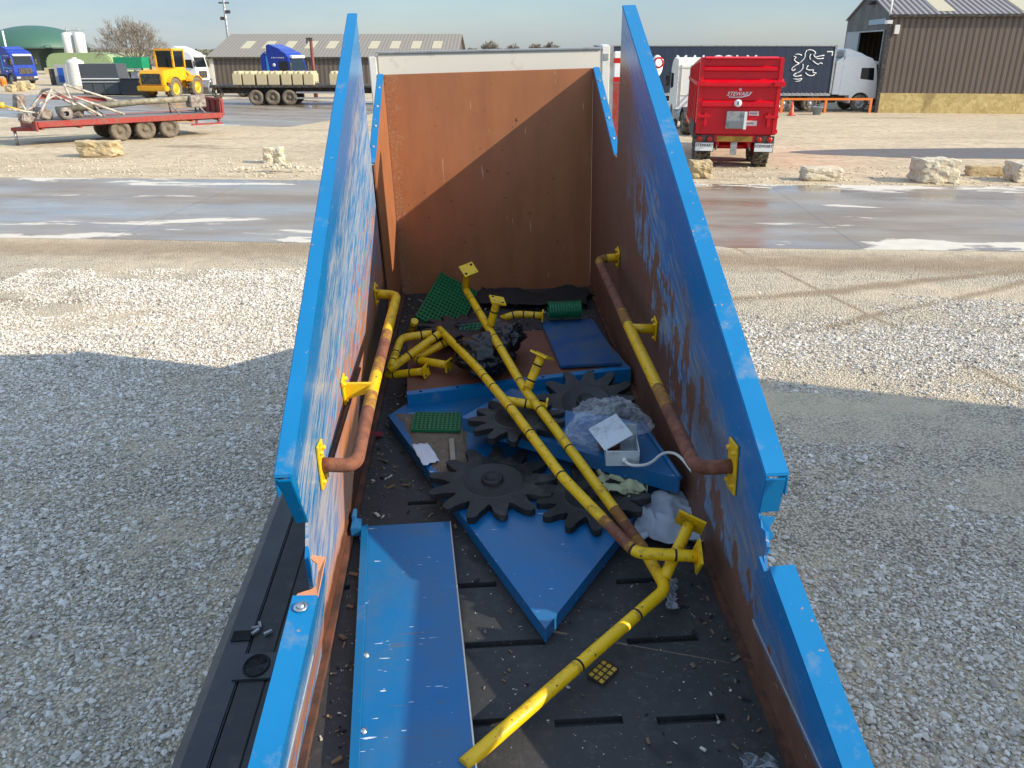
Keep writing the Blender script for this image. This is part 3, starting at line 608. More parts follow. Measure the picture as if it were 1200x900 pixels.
m = MB(); m.prism([(XL + .012, .035), (XL + .012, -.05), (xo - .02, -.02), (xo, .03)], 'y', -.012, .012, Matrix.Translation((0, Bm.y, Bm.z))); m.build('bracket', m_yel, lr, off=HO); plate((XL + .008, Bm.y, Bm.z), 1, .15, .08, .2, parent=lr)
m = MB(); a, b = tx(421, 432, XL + .02), tx(388, 540, XL + .02); m.tube([a, b], .011, 8); m.build('rusty_rod', m_rust, hp, off=HO)
# ---------------------------------------------------------------- scrap lying in the hopper
def cen(pts):
    c = Vector((0, 0, 0))
    for p in pts: c += Vector(p)
    c /= len(pts); c.z = min(Vector(p).z for p in pts); return c
def solo(name, label, cat, mb, mats, o, group=None, **k):
    return tag(mb.build(name, mats, M=TM(o), off=o, **k), label, cat, group)
def pan(m, pts, lip, th=.004):
    """sheet with edges folded down: pts is the top outline"""
    m.slab(pts, th)
    for a, b in zip(pts, pts[1:] + pts[:1]):
        a, b = Vector(a), Vector(b); d = (b - a).normalized(); n = Vector((d.y, -d.x, 0)).normalized(); z = Vector((0, 0, lip))
        inn = -n if n.dot((Vector(pts[0]) + Vector(pts[2])) / 2 - a) < 0 else n
        P = [a - Vector((0, 0, .004)), b - Vector((0, 0, .004)), b - z, a - z]; Q = [p + inn * .005 for p in P]
        if lip: m._new(P + Q, [(0, 1, 2, 3), (4, 7, 6, 5), (0, 4, 5, 1), (1, 5, 6, 2), (2, 6, 7, 3), (3, 7, 4, 0)])
# long blue sheet close to the camera
z0 = .06
p0, p1 = tz(424, 617, z0), tz(527, 611, z0); q1, q0 = tz(559, 915, z0), tz(409, 915, z0)
q0 += (q0 - p0) * .6; q1 += (q1 - p1) * .6
pts = [q0, q1, p1, p0]; o = cen(pts); o.z = .003
t = thing('blue_sheet', 'long flat blue steel sheet lying lengthwise nearest the camera, scratched, with one folded edge', 'metal sheet', TM(o), None)
m = MB(); m.slab(pts, .004); s = m.build('sheet', m_scuff, t, off=o)
m = MB(); d = (p0 - q0).normalized(); n = Vector((d.y, -d.x, 0))
m._new([q0 + Vector((0, 0, .001)), p0 + Vector((0, 0, .001)), p0 - n * -.028 + Vector((0, 0, .012)), q0 - n * -.028 + Vector((0, 0, .012))], [(0, 1, 2, 3)])
m = MB(); a, b = q0 - n * .002, p0 - n * .002
m.slab([a + Vector((0, 0, .0015)), b + Vector((0, 0, .0015)), b + n * .034 + Vector((0, 0, .011)), a + n * .034 + Vector((0, 0, .011))], .004)
m._new([a, b, b - Vector((0, 0, .055)), a - Vector((0, 0, .055))], [(0, 1, 2, 3)]); m.build('folded_edge', m_blue, t, off=o)
m = MB(); m.tube([q1 + Vector((.002, 0, 0)), p1 + Vector((.002, 0, 0))], .0035, 6); m.build('cut_edge', pm('raw_cut_edge', S(214, 206, 196), .5), t, off=o)
for f in (.62, .46, .30, .12):
    m = MB(); c = q0.lerp(p0, f) + n * .042; m.lathe([(0, .010), (.010, .009), (.015, 0)], 10, Matrix.Translation(c)); m.build('rivet', m_chrome, t, off=o)
m = MB(); c = tz(418, 618, .05); m.cbox((c.x, c.y, .05), (.05, .09, .05)); m.cbox((c.x - .015, c.y + .06, .075), (.02, .07, .05)); m.build('hook', m_scuff, t, off=o, bev=.004)

# large blue pan in the middle
A, B_, D_ = tz(639, 737, .085), tz(455, 487, .075), tz(722, 632, .085); D_ = A + (D_ - A) * 1.9
C_ = B_ + (D_ - A) * .9; pts = [A, D_, C_, B_]; o = cen(pts); o.z = .004
pan_l = 'big blue steel tray lying corner towards the camera under the black toothed wheels'
m = MB(); pan(m, pts, .072); t = solo('blue_tray', pan_l, 'metal tray', m, m_scuff, o)
# dirt that has collected on its far end: thin uneven skin
def patch(name, label, cat, px, z, mat, kind=None, th=.006, amp=.25, seed=0, smooth=False):
    ring = [tz(x, y, z) for x, y in px]; c = cen(ring); pts = []
    for a, b in zip(ring, ring[1:] + ring[:1]):
        for k in range(5):
            p = a.lerp(b, k / 5); r = (p - c); pts.append(c + r * (1 + amp * mnoise.noise(p * 9 + Vector((seed, 0, 0)))))
    m = MB(); n = len(pts)
    vs = [m.bm.verts.new((p.x, p.y, z)) for p in pts]; v2 = [m.bm.verts.new((c.x + (p.x - c.x) * .8, c.y + (p.y - c.y) * .8, z + th * random.uniform(.5, 1.3))) for p in pts]; ct = m.bm.verts.new((c.x, c.y, z + th))
    for i in range(n): j = (i + 1) % n; m.bm.faces.new((vs[i], vs[j], v2[j], v2[i])); m.bm.faces.new((v2[i], v2[j], ct))
    o = tag(m.build(name, mat, M=TM((c.x, c.y, z)), off=(c.x, c.y, z), smooth=smooth), label, cat, None, kind); return o
def dirt_mat():
    t = NT('dirt_and_grit'); c = t.mix(t.noise(14, 7, .7), S(78, 66, 54), S(136, 120, 100)); c = t.mix(t.ramp(t.vor(60), [(.1, 1.), (.3, 0.)]), c, S(150, 140, 122)); t.bump(t.noise(30, 6, .7), .8, .01); return t.out(c, .95)
m_dirt = dirt_mat()
patch('dirt', None, None, [(468, 488), (538, 484), (545, 508), (556, 545), (520, 560), (490, 530)], .0765, m_dirt, 'stuff', .010)

# second blue tray, lying over the first one's right end
z1 = .24
pts = [tz(541, 489, z1), tz(797, 562, z1), tz(752, 497, z1 + .01), tz(600, 455, z1 + .01)]; o = cen(pts); o.z = z1 - .09
m = MB(); pan(m, pts, .085); a, b = Vector(pts[1]), Vector(pts[2]); m.tube([a + Vector((0, 0, .01)), b + Vector((0, 0, .012))], .012, 8); solo('blue_tray', 'dusty blue tray on the right holding the white electrical box', 'metal tray', m, m_scuff, o)
# trestle of bent flat bar that the tray rests on, seen only in its shade
# rusty brown board with a blue folded front edge
z2 = .155; pts = [tz(477, 463, z2), tz(739, 432, z2), tz(697, 383, z2), tz(478, 396, z2)]; o = cen(pts); o.z = z2 - .095
t = thing('brown_panel', 'rusty brown steel panel with a blue folded front edge, lying across the hopper', 'metal panel', TM(o))
def panel_mat():
    t = NT('brown_panel_rust'); n = t.noise(3, 7, .65, sc=(1, 3, 1)); c = t.mix(n, S(84, 50, 36), S(132, 80, 56)); c = t.mix(t.ramp(t.noise(12, 5, .6), [(.62, 0.), (.70, .8)]), c, S(48, 34, 30)); return t.out(c, .7)
m = MB(); m.slab(pts, .004); m.build('panel', panel_mat(), t, off=o)
m = MB(); a, b = Vector(pts[0]), Vector(pts[1]); d = (b - a).normalized(); n = Vector((d.y, -d.x, 0)); up = Vector((0, 0, .0025))
m.slab([a + up + n * .003, b + up + n * .003, b + up - n * .05, a + up - n * .05], .003); m.box(0, (b - a).length, -.004, .0, -.092, .0, Matrix.Translation(a + n * .003) @ Matrix.Rotation(math.atan2(d.y, d.x), 4, 'Z'))
e = m.build('folded_edge', m_blue, t, off=o)
for f in (.06, .22, .34, .60, .83): m = MB(); m.lathe([(0, .003), (.009, .003), (.010, 0)], 8, Matrix.Translation(a.lerp(b, f) - n * .025 + up)); m.build('bolt_hole', m_dark, e, off=o)
pts = [tz(699, 430, z2 + .0035), tz(737, 431, z2 + .0035), tz(722, 412, z2 + .0035), tz(690, 412, z2 + .0035)]
m = MB(); m.slab(pts, .002); m.build('painted_end', m_scuff, t, off=o)
pts = [tz(657, 429, z2 + .03), tz(729, 425, z2 + .03), tz(694, 373, z2 + .035), tz(633, 375, z2 + .035)]; o = cen(pts); o.z = z2
m = MB(); m.slab(pts, .022); solo('blue_sheet', 'flat matt blue sheet with rounded corner lying on the brown panel', 'metal sheet', m, pm('matt_blue', S(12, 74, 124), .5, var=.2, dirt=S(70, 84, 98), damt=.4, dscale=5), o, bev=.006)

# black toothed rubber wheels
def star_poly(R, n=13, rot=0., sk=.16):
    P = []
    prof = [(.00, .70), (.06, .655), (.16, .65), (.23, .70), (.26, .82), (.30, .93), (.38, 1.0), (.55, 1.0), (.66, .95), (.74, .85), (.86, .76)]
    for k in range(n):
        for f, r in prof: 
            a = rot + 2 * math.pi * (k + f + sk * (r - .7) * 3) / n; rr = R * r * (1 + .05 * mnoise.noise(Vector((k * 1.3, f * 3, rot * 5))) - (.06 if r > .9 and (k * 7 + int(rot * 10)) % 5 == 0 else 0)); P.append((rr * math.cos(a), rr * math.sin(a)))
    return P
m_star = pm('dusty_black_rubber', S(30, 29, 29), .58, var=.4, scale=9, dirt=S(78, 74, 70), damt=.22, dscale=6, bump=.2, bscale=70)
def star(label, M, R, rot=0., n=13, th=.035):
    t = thing('toothed_wheel', label, 'toothed wheel', T @ M, None)
    m = MB(); m.prism(star_poly(R, n, rot), 'z', 0, th); m.bevel(.006, 2, 50); m.build('disc', m_star, t)
    m = MB(); m.lathe([(R * .475, th), (R * .475, th + .003), (R * .46, th + .003), (R * .455, th + .0012), (R * .02, th + .0012)], 40); m.lathe([(R * .50, th + .0005), (R * .485, th + .0035), (R * .475, th + .0035)], 40)
    m.build('hub_plate', pm('hub_plate_black', S(44, 43, 42), .55, var=.3, scale=12), t)
    m = MB(); m.lathe([(R * .17, th), (R * .17, th + .018), (R * .14, th + .024), (R * .12, th + .014), (0, th + .014)], 20); m.build('hub_boss', m_star, t)
    m = MB(); m.lathe([(R * .486, th + .0018), (R * .472, th + .0022)], 40); m.build('groove', m_dark, t)
    return t
c = tz(577, 562, .135); star('black toothed rubber wheel lying flat at the middle, hub facing up, nearest and fully visible', Matrix.Translation((c.x, c.y, .098)) @ Matrix.Rotation(R_(2), 4, 'X'), .335, .2)
c = tz(694, 585, .10); star('black toothed wheel half hidden under the long yellow pipes, right of the hub-up one', Matrix.Translation((c.x, c.y, .092)) @ Matrix.Rotation(R_(-2), 4, 'Y'), .30, .5)
c = tz(686, 470, .27); star('black toothed wheel leaning behind the clear plastic bag', Matrix.Translation((c.x, c.y, .24)) @ Matrix.Rotation(R_(14), 4, 'X') @ Matrix.Rotation(R_(-6), 4, 'Y'), .30, .1)
c = tz(606, 493, .26); star('black toothed wheel on the blue tray between the yellow pipes', Matrix.Translation((c.x, c.y, .245)), .27, .9)
c = tz(541, 379, .3); star('black toothed wheel seen nearly edge-on beside the green grating at the back', Matrix.Translation((c.x, c.y, .24)) @ Matrix.Rotation(R_(-5), 4, 'X') @ Matrix.Rotation(R_(3), 4, 'Y'), .32, .3)

# yellow pipes
def pipe_mesh(m, path, r=.0265, bands=(), bend=.07, rusty=()):
    p = round_path(path, bend, 6) if bend else [Vector(v) for v in path]; pts = [p[0]]
    for a, b in zip(p, p[1:]):
        n = max(1, int((b - a).length / .05))
        for i in range(1, n + 1): pts.append(a.lerp(b, i / n))
    L = [0]
    for a, b in zip(pts, pts[1:]): L.append(L[-1] + (b - a).length)
    mi = []
    for l in L[:-1]: mi.append(2 if any(a * L[-1] <= l <= b * L[-1] for a, b in rusty) else 3 if any((a - .025) * L[-1] <= l <= (b + .025) * L[-1] for a, b in rusty) else 0)
    m.tube(pts, r, 16, mis=mi)
    for f in bands:
        l = f * L[-1]
        for i in range(len(pts) - 1):
            if L[i] <= l <= L[i + 1]:
                d = (pts[i + 1] - pts[i]).normalized(); c = pts[i].lerp(pts[i + 1], (l - L[i]) / max(1e-6, L[i + 1] - L[i])); m.mi = 1; m.cyl(c - d * .005, c + d * .005, r * 1.025, 16); m.mi = 0; break
    return pts
PM = [m_yel, m_band, m_rustpipe, m_yelr]
def end_plate(parent, c, nrm, size, off, rot=0., lab=None):
    nrm = Vector(nrm).normalized(); M = Matrix.Translation(c) @ nrm.to_track_quat('Z', 'Y').to_matrix().to_4x4() @ Matrix.Rotation(rot, 4, 'Z')
    m = MB(); h = size / 2; m.box(-h, h, -h * .9, h * .9, -.006, .006, M); m.bevel(.003, 1)
    m.mi = 1
    for a in (-1, 1): m.lathe([(0, .0075), (.010, .0075), (.010, .006)], 8, M @ Matrix.Translation((a * h * .65, a * h * .5, 0)))
    return m.build('end_plate', [m_yel, m_dark], parent, off=off)
# pipe A: the long handrail with three stubs that runs on to the front
hA = [(549, 316, .64), (545, 338, .45), (577, 392, .42), (616, 458, .36), (650, 502, .31), (752, 640, .14), (781, 690, .10)]
PA = [tz(*p) for p in hA]; e1 = tz(770, 703, .075); e2 = tz(556, 886, .06); e2 = e2 + (e2 - e1).normalized() * .05
o = cen(PA + [e1, e2]); o.z = .02
t = thing('yellow_handrail', 'longest yellow pipe rail, bending at the lower right and reaching the front floor', 'pipe rail', TM(o))
m = MB(); pipe_mesh(m, PA + [e2], bands=(.055, .10, .155, .25, .285, .38, .45, .53, .79, .87), bend=.05, rusty=((.655, .675),)); m.build('pipe', PM, t, off=o)
for a, b, bb in (((574, 384, .425), (583, 352, .62), (.6,)), ((617, 458, .365), (635, 416, .56), (.3, .72))):
    a, b = tz(*a), tz(*b); m = MB(); pipe_mesh(m, [a, b], bands=bb, bend=0); dd = (b - a).normalized(); m.lathe([(.0265, -.004), (.031, .0), (.0265, .006)], 18, Matrix.Translation(a + dd * .029) @ dd.to_track_quat('Z', 'Y').to_matrix().to_4x4()); s = m.build('stub', PM, t, off=o); end_plate(s, b, b - a, .11, o, .4)
a, b = tz(778, 678, .11), tz(809, 612, .24); m = MB(); pipe_mesh(m, [a, b], bands=(), bend=0); s = m.build('stub', PM, t, off=o); end_plate(s, b, (b - a), .13, o, .3)
end_plate(t, PA[0], PA[0] - PA[1], .11, o, .3)
# pipe B
hB = [(515, 386, .34), (560, 432, .36), (600, 480, .355), (660, 560, .27), (745, 648, .215), (818, 652, .19)]
PB = [tz(*p) for p in hB]; o = cen(PB)
t = thing('yellow_handrail', 'yellow pipe rail left of the longest one, ending in a rusty elbow with plate', 'pipe rail', TM(o))
m = MB(); pipe_mesh(m, PB, bands=(.32, .37, .47, .56, .69, .90, .965), bend=.05, rusty=((.83, .875),)); m.build('pipe', PM, t, off=o); end_plate(t, PB[-1], PB[-1] - PB[-2], .115, o, .5)
a, b = tz(592, 469, .345), tz(640, 477, .31); m = MB(); pipe_mesh(m, [a, b], r=.025, bands=(.5,), bend=0); s = m.build('stub', PM, t, off=o); end_plate(s, b, b - a, .08, o, .2)
# the short bent pieces at the back left and the one at the back right
short = [
    ('short straight yellow pipe stub standing furthest back left', [(486, 376, .30), (482, 391, .17)], (.3,), None),
    ('short yellow pipe bent down, beside the left handrail', [(506, 391, .33), (470, 396, .32), (458, 430, .22)], (.15, .72, .88), None),
    ('straight yellow pipe lying diagonally across the left pile', [(515, 391, .36), (455, 434, .20)], (.1, .6), None),
    ('short yellow pipe bent double with a plate, in front of the diagonal one', [(525, 400, .30), (484, 421, .21), (507, 425, .22), (526, 428, .22)], (.08, .55), .085),
    ('front-most short yellow pipe of the left pile with end plate to the right', [(453, 440, .14), (499, 435, .20)], (.2, .62), .085),
    ('short bent yellow pipe lying at the back right before the green mat', [(587, 374, .22), (604, 368, .25), (636, 370, .24)], (.3, .55, .8), .08)]
for lab, pts, bands, pl in short:
    P = [tz(*p) for p in pts]; o = cen(P); m = MB(); rr = .027
    t = thing('yellow_pipe', lab, 'pipe', TM(o), 'short yellow pipe offcuts'); pipe_mesh(m, P, r=rr, bands=bands, bend=.05); m.build('pipe', PM, t, off=o)
    if pl: end_plate(t, P[-1], P[-1] - P[-2], pl, o)

# green plastic gratings
m_green = pm('green_plastic', S(10, 104, 62), .4, var=.2, scale=14)
def grating(name, label, c, ux, uy, nx, ny, th=.02, w=.45, mat=None, cat='grating'):
    m = MB(); ux, uy = Vector(ux), Vector(uy); n = ux.cross(uy).normalized(); c = Vector(c)
    Mx = Matrix((( *ux.normalized(), 0), (*uy.normalized(), 0), (*n, 0), (0, 0, 0, 1))).transposed(); Mx = Matrix.Translation(c) @ Mx
    lx, ly = ux.length, uy.length; dx, dy = lx / nx, ly / ny
    for i in range(nx + 1): m.box(i * dx - dx * w / 2, i * dx + dx * w / 2, 0, ly, 0, th, Mx)
    for j in range(ny + 1): m.box(-dx * w / 2, lx + dx * w / 2, j * dy - dy * w / 2, j * dy + dy * w / 2, .002, th - .002, Mx)
    for i in range(nx + 1):
        for j in range(ny + 1): m.lathe([(dx * w * .3, th), (0, th + .008)], 5, Mx @ Matrix.Translation((i * dx, j * dy, 0)))
    o = c.copy(); return solo(name, label, cat, m, mat or m_green, o)
c = tz(483, 506, .09); grating('green_mat', 'green plastic grip mat lying flat on the dirt in front of the brown panel', c, tz(538, 507, .09) - c, tz(487, 486, .09) - c, 11, 8)
c = ty(516, 322, 6.95); u = tz(487, 372, .16) - c; v = ty(552, 356, 6.62) - c; v = v - u * (v.dot(u) / u.dot(u)) * .85; grating('green_mat', 'green plastic grating propped up diagonally against the back panel', c, u, v, 15, 12)
c = tz(536, 405, .22); grating('green_mat', 'piece of green plastic mat under the black bag', c, Vector((.24, .04, .0)), Vector((.03, .2, .06)), 8, 7)
# rolled-up green mat
m = MB(); c0 = tz(643, 373, .2); path = []
for k in range(50):
    a = k * .25; r = .035 + .0045 * a; path.append((r * math.cos(a), r * math.sin(a) * .75))
L_ = .24
for (a, b), (c, d) in zip(path, path[1:]): m._new([(0, a, b), (0, c, d), (L_, c, d), (L_, a, b)], [(0, 1, 2, 3)])
for i in range(13):
    for k in range(26, 50): a, b = path[k]; m.cbox((i * L_ / 12, a * 1.04, b * 1.04), (.008, .01, .01))
o = Vector((c0.x, c0.y, .22)); tag(m.build('green_mat', m_green, M=TM(o) @ Matrix.Translation((0, 0, .05))), 'rolled up green plastic mat in the back right corner', 'grating')
# yellow grating piece near the front
c = tz(688, 792, .006); ux = tz(707, 774, .006) - c; uy = tz(706, 804, .006) - c
t_ = grating('grating_piece', 'small yellow grating offcut lying on the black floor near the front', c, uy, ux, 3, 4, .012, .075, pm('dark_lattice', S(66, 50, 30), .8), 'grating')
m = MB(); Mx = Matrix.Translation(c); m.slab([c + Vector((0, 0, .004)), c + ux + Vector((0, 0, .004)), c + ux + uy + Vector((0, 0, .004)), c + uy + Vector((0, 0, .004))], .003)
m.build('backing', pm('yellow_backing', S(212, 172, 62), .6, var=.15, dirt=S(110, 84, 40), damt=.25, dscale=20), t_, off=c)

# bags and cloth: crumpled skins
def blob(m, c, size, seed, amp=.35, sub=4, fr=2.2, flat=.0):
    t = bmesh.new(); bmesh.ops.create_icosphere(t, subdivisions=sub, radius=1); mp_ = {}
    for v in t.verts:
        p = v.co.copy(); q = Vector((seed * 2.3, seed, 0)); f = 1 + amp * (mnoise.noise(p * fr + q)) + amp * .7 * (.5 - abs(mnoise.noise(p * fr * 2.1 + q))) + amp * .35 * (.5 - abs(mnoise.noise(p * fr * 4.8 + q)))
        p = p * f; p.z = max(p.z, -flat) if flat else p.z
        mp_[v] = m.bm.verts.new(Vector(c) + Vector((p.x * size[0], p.y * size[1], p.z * size[2])))
    for f in t.faces: g = m.bm.faces.new([mp_[v] for v in f.verts]); g.material_index = m.mi
    t.free()
c = tz(568, 415, .30); m = MB(); blob(m, c, (.17, .20, .11), 3, .34, 5, 1.9); blob(m, c + Vector((.13, .24, .03)), (.13, .16, .08), 5, .36, 5, 2.1)
o = Vector((c.x, c.y, c.z - .12)); solo('bin_bag', 'crumpled black plastic bag wrapped around the yellow pipes', 'bag', m, pm('black_film', S(22, 23, 26), .34, var=.3, bump=.25, bscale=14), o, smooth=True)
def clear_mat():
    t = NT('clear_film'); tr_ = t.new('ShaderNodeBsdfTransparent'); gl = t.b; mx_ = t.new('ShaderNodeMixShader'); lw = t.new('ShaderNodeLayerWeight'); lw.inputs[0].default_value = .35
    gl.inputs['Base Color'].default_value = S(205, 210, 216); gl.inputs['Roughness'].default_value = .22
    n = t.ramp(t.noise(7, 6, .65), [(.48, .04), (.76, .42)]); f = t.math('ADD', n, t.math('MULTIPLY', lw.outputs['Facing'], .35), True)
    t.bump(t.noise(9, 4, .55), .5, .02)
    t.l.new(f, mx_.inputs[0]); t.l.new(tr_.outputs[0], mx_.inputs[1]); t.l.new(gl.outputs[0], mx_.inputs[2]); t.l.new(mx_.outputs[0], t.n['Material Output'].inputs[0]); return t.m
m_film = clear_mat()
c = tz(714, 497, .33); m = MB(); blob(m, c, (.19, .16, .12), 8, .42, 5, 1.5); o = Vector((c.x, c.y, c.z - .13)); solo('plastic_bag', 'crumpled clear plastic bag lying behind the white box', 'bag', m, m_film, o)
m = MB(); blob(m, c + Vector((-.02, -.12, -.06)), (.05, .035, .03), 2, .5, 3); o = c + Vector((-.02, -.12, -.09)); solo('rusty_lump', 'small orange rusty lump at the mouth of the clear bag', 'scrap', m, m_rustpipe, o)
# white electrical box with its lid open and a cable
m_box = pm('white_plastic', S(196, 202, 204), .45, var=.08, scale=8, dirt=S(96, 86, 74), damt=.22, dscale=9)
b0 = tz(710, 546, z1 + .004); bx = tz(749, 546, z1 + .004) - b0; L1 = bx.length; yaw = math.atan2(bx.y, bx.x); o = b0
t = thing('electrical_box', 'open white electrical box with white cable on the blue tray', 'junction box', TM(b0) @ Matrix.Rotation(yaw, 4, 'Z'))
h = .085; dpt = .20
m = MB(); m.box(0, L1, 0, .006, 0, h); m.box(0, L1, dpt - .006, dpt, 0, h + .05); m.box(0, .006, .006, dpt - .006, 0, h); m.box(L1 - .006, L1, .006, dpt - .006, 0, h); m.box(.006, L1 - .006, .006, dpt - .006, 0, .006)
m.build('case', m_box, t)
m = MB(); m.box(-.02, L1 - .02, 0, dpt * .95, 0, .006); m.build('lid', m_box, t, M=Matrix.Translation((.012, .03, h - .005)) @ Euler((R_(10), R_(-22), R_(20))).to_matrix().to_4x4())
m = MB(); m.lathe([(.014, 0), (.014, .02), (.008, .025)], 12, Matrix.Translation((L1 * .55, -.001, h * .45)) @ Matrix.Rotation(R_(90), 4, 'X')); m.build('gland', m_white, t)
cp = [Vector((L1 * .55, -.02, h * .45)), Vector((L1 * .75, -.05, h * .35)), Vector((L1 * 1.3, -.03, h * .3)), Vector((L1 * 1.75, .06, h * .55)), Vector((L1 * 2.2, .05, h * .5)), Vector((L1 * 2.55, -.10, .01))]
m = MB(); m.tube(round_path(cp, .2, 8), .008, 8); m.build('cable', m_white, t)
# pale cloth and translucent sheet: sheets with real folds
def sheet(name, label, cat, px, z, mat, amp, n=26, seed=0, thick=.004, up=None):
    a, b, c, d = [tz(x, y, z) for x, y in px]; m = MB(); vg = []
    for i in range(n + 1):
        row = []
        for j in range(n + 1):
            u, v = i / n, j / n; p = (a.lerp(b, u)).lerp(d.lerp(c, u), v)
            q = Vector((u * 3.1 + seed, v * 3.1, seed)); h = amp * (mnoise.noise(q) + .7 * (.4 - abs(mnoise.noise(q * 2.0)))) + (up(u, v) if up else 0)
            e = Vector((mnoise.noise(q * 1.3 + Vector((9, 0, 0))), mnoise.noise(q * 1.3 + Vector((0, 9, 0))), 0)) * amp * .9
            p = p + e; p.z = max(z + .004, z + amp * .4 + h); row.append(m.bm.verts.new(p))
        vg.append(row)
    for i in range(n):
        for j in range(n): f = m.bm.faces.new((vg[i][j], vg[i + 1][j], vg[i + 1][j + 1], vg[i][j + 1])); f.smooth = True
    o = cen([a, b, c, d]); ob = solo(name, label, cat, m, mat, o); md = ob.modifiers.new('thickness', 'SOLIDIFY'); md.thickness = thick; return ob
sheet('cloth', 'crumpled pale yellow cloth lying under the yellow pipes below the white box', 'cloth', [(700, 556), (758, 578), (742, 590), (704, 580)], .10, pm('pale_cloth', S(188, 190, 150), .85, var=.12, scale=9, dirt=S(140, 120, 80), damt=.2), .06, seed=2)
sheet('foam_sheet', 'grey-white packing foam sheet right of the pipes near the end plates', 'sheet', [(738, 594), (808, 590), (832, 640), (742, 640)], .02, pm('packing_foam', S(166, 174, 182), .6, var=.10, scale=5, bump=.2, bscale=60), .05, seed=5, up=lambda u, v: .06 * math.sin(u * 3) * (1 - v))
sheet('paper_sheet', 'white sheet of paper lying on the dirt left of the black toothed wheel', 'paper', [(483, 522), (501, 520), (516, 541), (496, 546)], .09, pm('white_paper', S(206, 208, 214), .8, var=.06), .012, n=10, seed=9, thick=.001)
m = MB(); a, b = tz(529, 515, .10), tz(531, 540, .10); d = (b - a); m.prism([(-.014, 0), (.014, 0), (.014, .008), (-.014, .008)], 'y', 0, d.length, Matrix.Translation(a) @ Matrix.Rotation(math.atan2(d.y, d.x) - R_(90), 4, 'Z')); solo('wood_batten', 'short pale wooden batten beside the paper', 'stick', m, pm('pale_wood', S(150, 138, 120), .8, var=.3, scale=20), a)
m = MB(); c = tz(441, 511, .01); blob(m, c + Vector((0, 0, .012)), (.04, .028, .012), 4, .3, 3); solo('red_rag', 'small red scrap on the floor beside the left handrail', 'scrap', m, pm('red_scrap', S(120, 30, 40), .8), c)
sheet('film_scrap', 'scrap of clear film on the floor at the front right edge', 'film', [(868, 888), (905, 890), (912, 905), (872, 905)], .005, m_film, .03, n=12, seed=3, thick=.001)
sheet('film_scrap', 'strip of clear film under the rusty pipe joint', 'film', [(776, 690), (792, 684), (796, 715), (782, 718)], .005, m_film, .04, n=12, seed=6, thick=.001)
sheet('film_scrap', 'dark rag heap in the back right corner behind the green roll', 'rag', [(560, 362), (690, 362), (694, 344), (560, 344)], .01, pm('dark_rag', S(36, 33, 31), .9, var=.3), .08, seed=12)
# small rubbish strewn over the floor
def bits(n):
    m = MB(); 
    for k in range(n):
        r = random.random()
        if r < .38: x, y = random.choice((XL + .05 + abs(random.gauss(0, .10)), XR - .05 - abs(random.gauss(0, .10)))), random.uniform(1.3, 7)
        elif r < .62: x, y = random.uniform(XL + .03, XR - .03), random.uniform(5.3, 7.0)
        else: x, y = random.uniform(XL + .03, XR - .03), random.uniform(1.3, 7)
        s = .006 * math.exp(random.gauss(0, .6)); s = min(s, .018); m.mi = random.choice((0, 0, 1, 1, 2, 3))
        m.cbox((x, y, s * .3 + .002), (s * random.uniform(.7, 3.5), s, s * random.uniform(.2, .7)), (random.uniform(-.4, .4), random.uniform(-.4, .4), random.uniform(0, 3.1)))
    return m
o = Vector((.145, 4, .0)); ob = bits(1500).build('rubbish', [m_dirt, pm('wood_chip', S(120, 96, 70), .8), pm('pale_chip', S(184, 178, 164), .7), pm('dark_chip', S(34, 32, 32), .8)], M=TM(o), off=o); tag(ob, kind='stuff')
# ---------------------------------------------------------------- the yard behind
def px_scale(Y): return FPX / (Y * math.cos(PITCH) + CAMH * math.sin(PITCH))
def part(m, name, mat, t, **k): return m.build(name, mat, t, **k)
